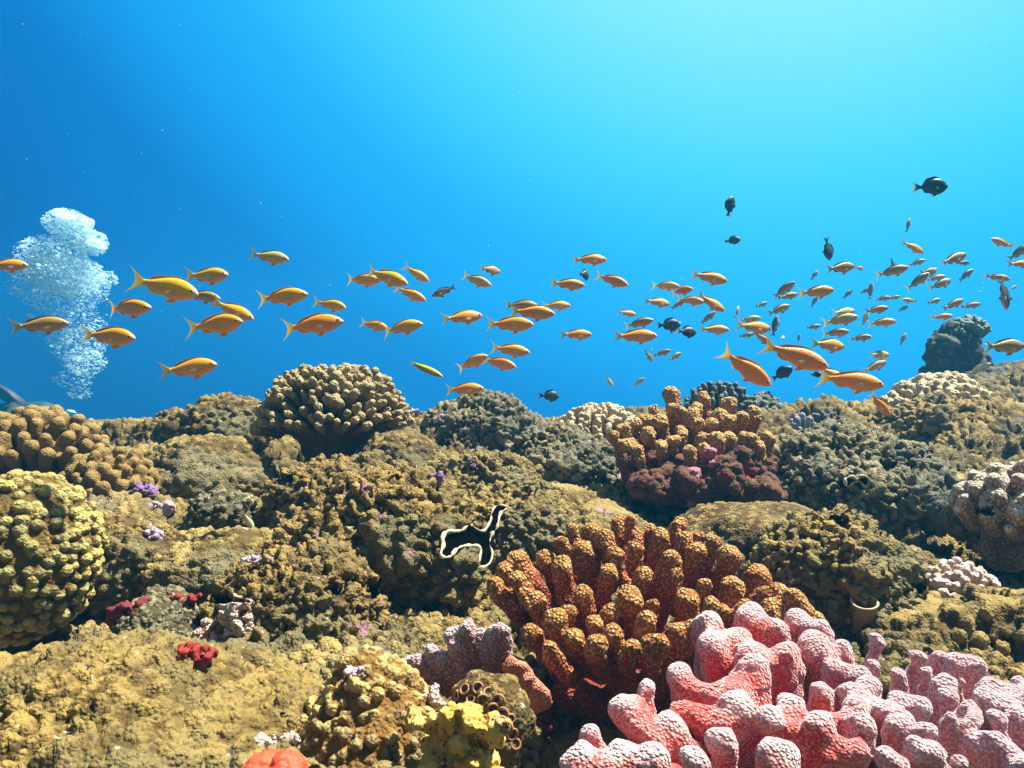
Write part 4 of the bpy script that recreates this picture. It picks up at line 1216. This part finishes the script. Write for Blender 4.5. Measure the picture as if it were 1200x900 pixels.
PART_NAME = {'body': 'body', 'tail_fin': 'tail_fin', 'dorsal_fin': 'dorsal_fin', 'anal_fin': 'anal_fin', 'pectoral_fin': 'pectoral_fin', 'pectoral_fin_b': 'pectoral_fin',
             'pelvic_fin': 'pelvic_fin', 'pelvic_fin_b': 'pelvic_fin', 'eye': 'eye', 'eye_b': 'eye'}
_FM = {}
def fish_meshes(kind, bend, hi):
    key = (kind, bend, hi)
    if key in _FM: return _FM[key]
    skin = M_skin if kind == 'basslet' else M_dskin
    parts = fish_parts(kind, bend, hi)
    if hi:
        _FM[key] = {k: mesh_np(PART_NAME[k], V, F, [skin, M_fin, M_eye][mi], at) for k, (V, F, at, mi) in parts.items()}
    else:
        Vs, Qs, Ts, mq, mt, n = [], [], [], [], [], 0
        ats = {a: [] for a in ('hgt', 'lon', 'ray', 'edge')}
        for k, (V, F, at, mi) in parts.items():
            for f in (F if isinstance(F, list) else [F]):
                if f.shape[1] == 4: Qs.append(f + n); mq += [mi] * len(f)
                else: Ts.append(f + n); mt += [mi] * len(f)
            Vs.append(V); n += len(V)
            for a in ats: ats[a].append(at[a])
        _FM[key] = mesh_np("small_fish", np.concatenate(Vs), [np.concatenate(Qs), np.concatenate(Ts)], [skin, M_fin, M_eye], {a: np.concatenate(x) for a, x in ats.items()}, mq + mt)
    return _FM[key]

TINT = {'o': ((0.96, 0.305, 0.003), (0.92, 0.60, 0.03)), 'r': ((0.92, 0.235, 0.003), (0.92, 0.62, 0.04)), 'y': ((0.95, 0.385, 0.004), (0.92, 0.68, 0.04)), 'p': ((0.62, 0.40, 0.15), (0.72, 0.62, 0.16)),
        'b': ((0.46, 0.200, 0.045), (0.62, 0.44, 0.20)), 'g': ((0.30, 0.185, 0.085), (0.50, 0.42, 0.30)), 'w': ((0.62, 0.50, 0.36), (0.66, 0.62, 0.55)),
        'd': ((0.028, 0.045, 0.055), (0.06, 0.12, 0.17)), 'k': ((0.05, 0.055, 0.065), (0.20, 0.26, 0.30)), 'l': ((0.80, 0.85, 0.008), (0.80, 0.85, 0.02)), 'z': ((0.25, 0.28, 0.28), (0.5, 0.55, 0.55))}
GRP = {'basslet': "orange reef fish schooling over the crest", 'damsel': "dark damselfish hovering over the crest", 'wrasse': None}
frng = random.Random(99)
def fish(cx, cy, L, ang, yaw, tint, label, d=None, kind='basslet', bend=None, real=.095):
    """cx, cy: picture place of the fish's middle; L: its seen length in photo pixels; ang: nose up; yaw: turn of the nose away (+) or towards (-) us from facing right."""
    if abs(yaw) < 10: yaw += frng.choice([-1, 1]) * frng.uniform(0, 20)
    cy_ = max(.35, abs(math.cos(math.radians(yaw))) + .25 * abs(math.sin(math.radians(yaw))))
    full = L / cy_
    size = real * frng.uniform(.92, 1.08)
    dd = d if d else min(max(size * FPX / full, .85), 4.2)
    size = full * dd / FPX
    big = L >= 33
    if bend is None: bend = frng.choice([-.6, 0.0, .5, .9] if big else [-.6, 0, .7])
    name = {'basslet': "reef_fish", 'damsel': "damselfish", 'wrasse': "wrasse"}[kind]
    loc = P(cx, cy, dd)
    a_ = math.atan(math.tan(math.radians(max(-85, min(85, ang)))) * max(.25, abs(math.cos(math.radians(yaw)))))
    rot = (Matrix.Rotation(math.radians(yaw), 3, 'Z') @ Matrix.Rotation(-a_, 3, 'Y') @ Matrix.Rotation(math.radians(frng.uniform(-8, 8)), 3, 'X')).to_euler()
    c, fc = TINT[tint]
    j = frng.uniform(.9, 1.1)
    c = (c[0] * j, c[1] * j * frng.uniform(.92, 1.1), c[2] * j, 1); fc = (*[q * j for q in fc], 1)
    M = fish_meshes(kind, bend, big)
    if big:
        r = empty(name, loc); r.rotation_euler = rot; r.scale = (size,) * 3
        for k, me in M.items():
            o = link(PART_NAME[k], me, r)
            if k == 'body': o.color = c
            elif k == 'dorsal_fin': o.color = (c[0] * .55, c[1] * .7, c[2] + .01, 1)
            elif k.startswith(('pelvic', 'anal')): o.color = tuple(.5 * (c[i] + fc[i]) for i in range(3)) + (1,)
            elif k.startswith('pectoral'): o.color = (.85, .66, .36, 1)
            else: o.color = fc
    else:
        r = link(name, M, loc=loc); r.rotation_euler = rot; r.scale = (size,) * 3; r.color = c
    tag(r, label, "fish", GRP[kind])
    return r

FISH = [
 # left group, beside the bubbles
 (6,311,52,1,0,'o',"orange fish cut by the left edge just above the bubble plume's middle"),
 (45,381,66,6,8,'b',"brownish orange fish with a yellow tail in front of the lower bubble plume"),
 (148,361,70,-1,0,'o',"plump orange fish at the right side of the bubble plume"),
 (127,394,77,-5,5,'o',"slim orange fish touching the lower right of the bubbles with a yellow tail"),
 (192,336,94,-13,0,'y',"large yellow fish with the longest tail lobes right of the bubbles"),
 (236,347,46,-8,5,'b',"dull fish half hidden behind the large yellow long-tailed fish"),
 (242,323,66,-2,0,'y',"yellow orange fish just above the large long-tailed fish"),
 (272,363,56,-24,0,'y',"yellow fish diving behind the head of a bright orange fish, left of centre"),
 (251,381,82,5,-5,'o',"bright plump orange fish under the diving yellow one, left of centre"),
 (220,432,77,7,0,'o',"lone orange fish lowest on the left between bubbles and cauliflower coral"),
 (315,301,55,-10,0,'p',"pale yellow grey fish highest in the left group"),
 (329,348,67,5,-8,'o',"dull orange fish right of the yellow diving fish, level, left of the cauliflower coral's middle"),
 (386,357,47,-12,0,'y',"small yellow fish above a large reddish fish over the cauliflower coral"),
 (364,381,78,7,-5,'r',"large reddish orange fish over the cauliflower coral"),
 (424,328,50,-5,0,'o',"orange fish tucked under the tail of a larger fish above the cauliflower coral"),
 (452,324,60,-20,0,'y',"yellow fish with lowered pelvic fins heading down, above the cauliflower coral"),
 (480,344,42,-24,8,'o',"dull orange fish hidden behind the yellow one with lowered pelvic fins"),
 (487,320,38,-32,10,'y',"small slender yellow fish at the top of the group over the cauliflower coral"),
 (437,381,42,-14,0,'o',"smaller orange fish behind the round deep-bodied one over the cauliflower coral"),
 (470,384,56,9,-14,'y',"round deep-bodied yellow orange fish over the cauliflower coral's right side"),
 # middle
 (574,316,30,-4,48,'b',"short foreshortened brownish fish turned away, highest in the middle left"),
 (557,328,43,-22,0,'p',"yellow fish with a white tail tip below the foreshortened brown one"),
 (540,372,54,6,0,'o',"orange fish swimming level behind the trio in the middle"),
 (596,380,62,-2,0,'o',"largest fish of the overlapping trio in the middle, lowest of the three"),
 (622,366,58,-4,0,'o',"second fish of the overlapping middle trio, level and orange"),
 (610,358,44,-3,0,'b',"brownish back of a fish hidden behind the overlapping middle trio"),
 (651,358,36,0,-6,'y',"small yellow fish just right of the overlapping middle trio"),
 (674,392,42,0,0,'o',"orange fish with dark pelvic fins alone right of the middle trio"),
 (597,410,50,-8,0,'o',"orange fish above the overlapping pair in the lower middle"),
 (552,425,46,22,0,'o',"orange fish nosing upward at the left of the lower middle pair"),
 (583,425,48,-14,-8,'r',"deep orange fish nosing down at the right of the lower middle pair"),
 (543,456,50,2,-5,'o',"lone orange fish lowest in the middle just above the crest"),
 (690,304,44,-1,0,'o',"orange fish above the tiny striped fish, highest right of the middle"),
 (664,333,45,-4,0,'o',"orange fish left of the tiny striped fish"),
 (716,328,44,-20,0,'o',"orange fish right of the tiny striped fish, heading down"),
 # right of centre
 (830,325,48,-12,0,'o',"large dusky orange fish alone above the cluster right of centre"),
 (770,354,36,-8,0,'y',"bright yellow fish at the left of the cluster right of centre"),
 (798,341,28,4,-50,'r',"blunt reddish fish facing us in the middle of the cluster right of centre",1.62),
 (779,335,36,-5,0,'y',"yellow fish behind the blunt reddish one facing us"),
 (808,352,36,-10,0,'o',"orange fish half hidden below the blunt reddish one"),
 (794,357,22,32,0,'g',"small greyish fish climbing beneath the blunt reddish one"),
 (832,354,42,-32,0,'o',"orange fish diving steeply right of the cluster right of centre"),
 (734,367,26,-8,0,'y',"small yellow fish left of centre of the gap between cluster and middle trio"),
 (748,379,37,12,0,'b',"brown fish just behind and above the big orange fish near the dark pair"),
 (743,394,55,0,0,'o',"big orange fish left of the two dark damselfish"),
 (791,385,22,52,10,'w',"pale grey fish climbing between the two dark damselfish"),
 (829,373,24,40,0,'g',"small grey fish climbing right of the dark damselfish pair"),
 (836,386,38,-2,0,'o',"orange fish with pale drooping fins right of the dark damselfish pair"),
 (864,366,15,70,50,'b',"tiny reddish foreshortened fish above the pale tan one, centre right"),
 (878,374,28,6,0,'w',"pale tan fish half behind an orange one, centre right"),
 (882,383,50,-6,0,'o',"orange fish behind the tail of the biggest diving pair"),
 (893,396,30,-38,0,'b',"brown fish sunk behind the orange one and the yellow tail of a big fish"),
 (874,393,20,8,0,'g',"tiny grey fish peeping below the orange fish near the big yellow tail"),
 (760,416,20,-60,10,'g',"narrow pale fish pointing down at the left of a trio under the big orange fish"),
 (775,414,24,18,0,'b',"middle fish of the small brown trio under the big orange fish"),
 (790,418,22,28,0,'g',"right fish of the small brown trio under the big orange fish"),
 (714,446,17,-58,10,'p',"tiny pale orange fish pointing down above the cream bush coral"),
 (748,448,19,35,-20,'w',"tiny pale curled fish above the cream bush coral"),
 (872,430,76,-38,0,'r',"large orange fish diving steeply above the dark finger coral",1.0),
 (929,416,86,-22,0,'r',"biggest orange fish, diving gently, right of the steeply diving one",.98),
 (995,446,80,-9,0,'r',"large orange fish above the pale lumpy coral with its head at a smaller fish's tail",1.05),
 (975,438,44,-28,5,'p',"pale-tailed fish hidden behind the large orange fish above the lumpy coral",1.12),
 (1030,473,42,-46,10,'r',"orange fish diving head down in front of the lumpy coral",1.25),
 # upper right scatter
 (1064,265,20,72,20,'b',"narrow brown fish pointing up, highest of the right-hand scatter"),
 (1069,289,34,-25,0,'o',"orange fish below the narrow upward one at the right"),
 (1175,285,30,20,180,'o',"orange fish facing left near the right edge"),
 (1194,296,36,32,0,'g',"grey brown fish climbing across the left-facing one at the right edge"),
 (1194,309,32,0,0,'o',"small orange fish cut by the right edge under the climbing grey one"),
 (1168,325,30,-14,0,'b',"brown orange fish above the dark purple fish at the right edge"),
 (1187,337,13,20,20,'b',"tiny brown fish beside the dark purple one at the right edge"),
 (984,314,44,8,0,'b',"long brown fish highest of the dense right-hand cloud"),
 (1007,314,16,0,30,'b',"tiny brown fish at the snout of the long brown one"),
 (956,342,48,6,0,'o',"orange fish with a yellow tail at the left of the dense right-hand cloud"),
 (918,340,33,36,0,'g',"grey fish climbing at the left end of the right-hand cloud"),
 (922,347,28,10,0,'g',"grey fish half behind the climbing one at the cloud's left end"),
 (892,357,19,18,0,'g',"small grey fish at the far left of the right-hand cloud"),
 (912,363,33,20,0,'g',"grey brown fish climbing below the left end of the right-hand cloud"),
 (954,323,17,50,0,'g',"tiny grey fish climbing left of the long brown one"),
 (993,345,16,42,0,'g',"tiny grey fish climbing in the gap inside the right-hand cloud"),
 (954,354,16,62,0,'g',"tiny grey fish hanging under the orange yellow-tailed one"),
 (1014,341,16,22,0,'g',"tiny brown fish left of a bluish upright one in the right-hand cloud"),
 (1045,318,40,14,0,'b',"brown fish with a pale side fin in the upper right-hand cloud"),
 (1074,308,21,18,0,'b',"small brown fish above the crowded knot in the right-hand cloud"),
 (1088,318,26,10,0,'b',"orange brown fish at the top of the crowded knot"),
 (1093,320,18,50,10,'r',"small reddish fish in the middle of the crowded knot"),
 (1075,330,34,38,0,'g',"dark backed fish climbing at the left of the crowded knot"),
 (1096,326,24,12,0,'p',"pale bellied fish at the lower right of the crowded knot"),
 (1116,304,40,20,0,'b',"brown fish with a pale side fin climbing right of the crowded knot"),
 (1102,333,33,20,0,'g',"grey brown fish climbing below the crowded knot"),
 (1131,323,25,38,0,'g',"grey fish climbing alone right of the crowded knot"),
 (1034,350,20,10,0,'b',"small brown fish overlapping another just below the cloud's middle"),
 (1047,349,16,12,0,'b',"small brown fish in front of its overlapped neighbour below the cloud's middle"),
 (1067,352,20,4,180,'p',"small white and yellow fish facing left in the right-hand cloud"),
 (1094,353,21,14,0,'g',"small grey fish right of the white and yellow left-facing one"),
 (1058,362,15,25,0,'g',"tiny brown fish below the white and yellow left-facing one"),
 (1026,363,31,8,0,'b',"brown orange fish above a similar one at the cloud's lower middle"),
 (987,366,37,6,0,'p',"pale orange fish directly above the large hazy one"),
 (984,375,44,10,0,'p',"large hazy pale fish in the middle of the right-hand cloud"),
 (1033,378,34,4,0,'o',"orange brown fish right of the upright bluish pair"),
 (953,383,20,8,0,'g',"small brown fish left of the large hazy pale one"),
 (979,390,33,4,0,'b',"brown fish directly under the large hazy pale one"),
 (1008,396,27,6,0,'b',"reddish brown fish right of the brown one under the hazy pale fish"),
 (970,404,52,-6,0,'y',"bright yellow orange fish above the biggest diving fish's back"),
 (1029,416,35,0,0,'p',"pale tan fish above a tilted brown one near the lumpy coral"),
 (1024,430,34,22,0,'b',"brown fish tilted up just above the pale lumpy coral"),
 (1058,398,18,62,10,'b',"tiny brown fish hanging upright left of the rock pillar"),
 (1116,357,29,24,0,'b',"brown orange fish climbing above the rock pillar's tuft"),
 (1137,358,25,8,0,'b',"brown fish level above the rock pillar's tuft, right of the climbing one"),
 (1103,371,26,2,0,'o',"orange fish just left of the rock pillar's tuft"),
 (1176,406,60,1,0,'b',"orange brown fish cut by the right edge beside the rock pillar"),
 (1146,433,32,28,0,'w',"pale translucent looking fish low beside the rock pillar's foot"),
 (936,397,13,82,10,'z',"thin upright bluish fish behind the biggest diving fish's back"),
 (917,396,14,10,60,'w',"tiny pale pink fish behind the biggest diving fish's yellow tail"),
 (1014,374,22,70,10,'w',"upright whitish fish right of the large hazy pale one"),
 (290,609,30,-62,12,'w',"pale fish with a white flank pointing down over the silted reef",1.12),
]
for f in FISH:
    fish(*f[:7], d=(f[7] if len(f) > 7 else None))
DARK = [
 (521,341,33,-22,180,'k',"slender dark grey fish facing left in the gap left of the middle",'basslet',None,.09),
 (685,322,18,0,60,'k',"tiny dark blue striped fish turned away among orange ones",'damsel',None,.06),
 (643,464,27,-4,0,'d',"blue black damselfish with a pale blue tail just above the crest",'damsel',None,.075),
 (783,381,31,2,0,'d',"upper of the two round dark damselfish right of centre",'damsel',None,.08),
 (804,389,28,-3,0,'d',"lower and darker of the two round dark damselfish right of centre",'damsel',1.85,.08),
 (916,438,29,32,0,'d',"dark damselfish nosing up beneath the biggest diving fish",'damsel',None,.075),
 (956,439,13,0,-30,'d',"black damselfish mostly hidden at the biggest diving fish's snout",'damsel',1.2,.05),
 (1090,219,41,0,0,'d',"lone dark oval damselfish highest in the water at the right",'damsel',None,.10),
 (855,243,28,74,20,'k',"small dark fish with white fins pointing up, alone in open water",'damsel',None,.075),
 (858,282,20,4,0,'k',"small dark fish below the one pointing up in open water",'damsel',None,.075),
 (970,291,29,-80,15,'k',"dark fish pointing straight down above the right-hand cloud",'damsel',None,.08),
 (1177,343,42,-106,10,'k',"dark purple fish hanging steeply at the right edge",'basslet',None,.10),
 (1020,342,24,80,15,'z',"upright bluish grey fish inside the right-hand cloud",'basslet',None,.085),
 (1046,309,17,-72,10,'k',"bluish dark fish hidden behind the brown pale-finned one in the cloud",'basslet',None,.085),
 (1128,308,20,0,0,'k',"bluish dark fish behind the climbing brown one right of the crowded knot",'basslet',None,.085),
 (908,383,28,78,10,'k',"upright dark grey blue fish behind the biggest diving fish's tail",'basslet',None,.09),
 (1183,350,9,0,0,'d',"tiny black fish right of the dark purple hanging one",'damsel',None,.06),
]
for cx, cy, L, ang, yaw, tint, label, kind, d, real in DARK:
    fish(cx, cy, L, ang if abs(ang) < 90 else -80, yaw, tint, label, d=d, kind=kind, real=real)
fish(500,433,42,-24,0,'l',"slender lime yellow wrasse beside the cauliflower coral", kind='wrasse', d=1.5, bend=.3)
fish(586,496,9,-10,-20,'l',"tiny lime yellow wrasse against the pale crest hump", kind='wrasse', d=1.9, bend=0)

# ------------------------------------------------------------------ bubbles, specks
def instances_mesh(name, pts, rads, mat, lvl=1, squash=(1, 1, .7), seed=0):
    U, F = ico(lvl)
    n = len(pts); rg = np.random.default_rng(seed)
    sc = np.array(squash) * rg.uniform(.75, 1.25, (n, 3))
    V = U[None] * sc[:, None, :] * rads[:, None, None]
    ct, st = math.cos(.35), math.sin(.35)
    V = (np.stack([V[..., 0] * ct + V[..., 2] * st, V[..., 1], -V[..., 0] * st + V[..., 2] * ct], -1) + pts[:, None, :]).reshape(-1, 3)
    FF = (F[None] + (np.arange(n) * len(U))[:, None, None]).reshape(-1, 3)
    return mesh_np(name, V, FF, mat)
mb, t, b = new_mat("air_bubble")
b.inputs["Base Color"].default_value = (0.70, 0.93, 1.0, 1)
b.inputs["Roughness"].default_value = .12
b.inputs["Specular IOR Level"].default_value = 1.0
tr = nd(t, "ShaderNodeBsdfTransparent"); mx = nd(t, "ShaderNodeMixShader")
tl_ = nd(t, "ShaderNodeBsdfTranslucent"); tl_.inputs["Color"].default_value = (.75, .95, 1, 1)
m2 = nd(t, "ShaderNodeMixShader"); m2.inputs[0].default_value = .6
t.links.new(b.outputs[0], m2.inputs[1]); t.links.new(tl_.outputs[0], m2.inputs[2])
lw = nd(t, "ShaderNodeLayerWeight"); lw.inputs["Blend"].default_value = .45
t.links.new(maprange(t, lw.outputs["Facing"], 0.0, .8, .40, .95), mx.inputs[0])
t.links.new(tr.outputs[0], mx.inputs[1]); t.links.new(m2.outputs[0], mx.inputs[2])
t.links.new(mx.outputs[0], [n for n in t.nodes if n.type == 'OUTPUT_MATERIAL'][0].inputs["Surface"])
BD = 4.6
env = [(78,262,25,17,4.5),(106,284,19,15,3.2),(60,300,38,24,5.5),(76,322,44,24,7),(38,332,26,22,2.6),(96,338,30,20,2.8),(72,354,38,17,2.3),(86,380,35,20,2.2),(90,404,31,21,2.6),(99,424,24,17,2.),(86,444,22,13,.7),(94,460,13,8,.25),(128,326,9,9,.3),(70,345,58,60,.5)]
pts, rads = [], []
rgb = np.random.default_rng(3)
for cx, cy, rx, ry, w in env:
    for _ in range(int(520 * w)):
        th, u = rgb.uniform(0, 2 * math.pi), rgb.uniform(0, 1) ** .55
        x, z = u * math.cos(th) * rx, u * math.sin(th) * ry
        pts.append(P(cx + x, cy + z, BD) + np.array([0, rgb.uniform(-1, 1) * rx * math.sqrt(1 - u * u * .98) * m_ * BD, 0])); rads.append(.0024 * rgb.lognormal(0, .65) * (1.15 if cy < 330 else .85))
pts = np.array(pts); rads = np.clip(np.array(rads), .0008, .022)
o = link("bubble_plume", instances_mesh("bubble_plume", pts, rads, mb, 1, (1.5, 1, .62), 4))
tag(o, "rising white plume of countless small air bubbles at the left", "bubbles", kind="stuff")
caps_b = [(100,262,10,8,"bright dome bubble at the upper right of the plume's head"),(112,287,11,7,"bright dome bubble at the right shoulder of the plume"),(72,252,12,7,"broad dome bubble leading the plume at its top"),(82,345,5,3.5,"single dome bubble in the middle of the plume"),(84,482,4.5,1.6,"lone flat bubble drifting right of the diver's head")]
for i, (px, py, rx, rz, lb) in enumerate(caps_b):
    U, F = ico(4)
    V = U * np.array([rx, rx * .9, rz]) * m_ * BD * .97
    V[:, 2] = np.where(V[:, 2] < 0, V[:, 2] * .35, V[:, 2])
    V *= (1 + .28 * fbm(U + i * 3, .7, i, 3))[:, None]
    o = link("air_bubble", mesh_np("air_bubble", V, F, mb), loc=P(px, py, BD - .12))
    o.rotation_euler = (0, math.radians(18), 0)
    tag(o, lb, "bubble", "large bubbles of the diver's plume")
sp, sr = [], []
for _ in range(150):
    d = rgb.uniform(.6, 3.5)
    sp.append(P(rgb.uniform(-100, 1300), rgb.uniform(0, 470), d)); sr.append(.00055 * rgb.lognormal(0, .5) * d ** .5)
o = link("drifting_specks", instances_mesh("drifting_specks", np.array(sp), np.array(sr), plain_mat("speck", (.75, .8, .8), .7), 1, (1, 1, 1), 5))
tag(o, "tiny pale specks drifting in the blue water", "specks", kind="stuff")

# ------------------------------------------------------------------ the diver, low behind the left coral bushes
dv = empty("person", Vector(P(38, 496, 5.6)))
tag(dv, "scuba diver in a dark wetsuit lying low behind the left coral with fins raised", "person")
def q(px, py, dd=0.0): return P(px, py + 10, 5.6 + dd)
S = []
hip, chest, neck, head = q(30, 486, .35), q(50, 484, -.05), q(60, 485, -.18), q(68, 486, -.30)
S += [(hip, chest, .125, .15), (chest, neck, .13, .06), (neck, head, .06, .065), (head, head + [.0, -.03, .015], .095, .085)]
for s in (1, -1):
    hj = hip + np.array([.02, .09 * s, 0]); kn = q(14, 480, .72 + .1 * s); an = q(20 + 4 * s, 468, .98 + .1 * s)
    S += [(hj, kn, .085, .06), (kn, an, .058, .038), (an, an + (q(14, 462, 1.1) - an) * .5, .036, .032)]
    sh = chest + np.array([.03, .15 * s, -.02]); el = q(62, 500, -.25 + .16 * s); ha = q(74, 497, -.55 + .08 * s)
    S += [(sh, el, .058, .045), (el, ha, .042, .03), (ha, ha + [.05, -.03, 0], .032, .022)]
M_suit = plain_mat("wetsuit", (0.018, 0.03, 0.034), .85, .3, 20, .4)
V, Q_, tip = sdf_build(S, .014, .035)
link("body", mesh_np("body", V - np.array(dv.location), Q_, M_suit), parent=dv)
for s in (1, -1):
    an = q(22 + 4 * s, 468, .98 + .1 * s) if s > 0 else q(18, 470, 1.0)
    tipp = q(-4, 441, 1.15) if s > 0 else q(2, 474, 1.2)
    ax = (tipp - an) * 1.15; side = np.cross(ax, [0, 1, .2]); side /= np.linalg.norm(side); side = np.array([0.25, .9, 0]) * .5 + side * .55
    side /= np.linalg.norm(side)
    nn = np.cross(ax, side); nn /= np.linalg.norm(nn)
    vv, ff = [], []
    for i, uu in enumerate(np.linspace(0, 1, 12)):
        w = np.interp(uu, [0, .18, .4, 1], [.045, .05, .085, .12]); cpt = an + ax * uu + nn * .10 * uu * (uu - .3)
        th = .03 * (1 - uu) ** 1.5 + .006
        for e_ in (-1, -.6, 0, .6, 1): vv.append(cpt + side * w * e_ + nn * th * (1 + .5 * (abs(e_) == 1)))
        for e_ in (1, .6, 0, -.6, -1): vv.append(cpt + side * w * e_ - nn * th * (1 + .5 * (abs(e_) == 1)))
        if i:
            for k in range(10): ff.append(((i-1)*10+k, (i-1)*10+(k+1) % 10, i*10+(k+1) % 10, i*10+k))
    ff.append((0, 1, 8, 9)); n_ = len(vv) - 10; ff.append((n_+9, n_+8, n_+1, n_))
    link("swim_fin", mesh_np("swim_fin", np.array(vv) - np.array(dv.location), np.array(ff), plain_mat("fin_rubber", (0.025, 0.03, 0.05), .5)), parent=dv)
tk = [(q(33, 474, .18), q(52, 474, -.12), .085, .085), (q(52, 474, -.12), q(56, 475, -.18), .06, .03), (q(56, 475, -.18), q(58, 474, -.2), .022, .022)]
V, Q_, tip = sdf_build(tk, .01, .012)
link("air_tank", mesh_np("air_tank", V - np.array(dv.location), Q_, plain_mat("tank_paint", (0.03, 0.07, 0.07), .7, .2, 20, .3)), parent=dv)
mk = [(q(66, 482, -.42), q(71, 483, -.40), .055, .055), (q(67, 486, -.42), q(71, 486, -.40), .045, .045)]
V, Q_, tip = sdf_build(mk, .008, .02)
link("mask", mesh_np("mask", V - np.array(dv.location), Q_, plain_mat("mask_blue", (0.10, 0.50, 0.85), .15, .8, 20, .1)), parent=dv)
rg_ = [(q(73, 488, -.46), q(77, 489, -.48), .03, .025), (q(73, 488, -.46), q(66, 496, -.3), .014, .014), (q(66, 496, -.3), q(56, 478, -.2), .014, .014)]
V, Q_, tip = sdf_build(rg_, .006, .01)
link("regulator", mesh_np("regulator", V - np.array(dv.location), Q_, plain_mat("regulator_plastic", (0.35, 0.45, 0.5), .4)), parent=dv)

# ------------------------------------------------------------------ the water's own veil
HAZE_DENSITY = 0.026
bm = bmesh.new()
bmesh.ops.create_cube(bm, size=1.0)
me = bpy.data.meshes.new("haze"); 
for v in bm.verts:
    v.co.x *= 40; v.co.y = v.co.y * 26 + 4; v.co.z = -6.2 if v.co.z < 0 else 2.2
bm.to_mesh(me); bm.free()
hz = link("haze", me)
hm = bpy.data.materials.new("haze"); hm.use_nodes = True
t = hm.node_tree; t.nodes.clear()
o_ = t.nodes.new("ShaderNodeOutputMaterial"); pv = t.nodes.new("ShaderNodeVolumePrincipled")
pv.inputs["Color"].default_value = (0.03, 0.50, 0.95, 1)
pv.inputs["Density"].default_value = HAZE_DENSITY
pv.inputs["Anisotropy"].default_value = 0.2
pv.inputs["Density Attribute"].default_value = ""
t.links.new(pv.outputs[0], o_.inputs["Volume"])
me.materials.append(hm)
tag(hz, "blue water haze filling the whole reef scene", "haze", kind="stuff")
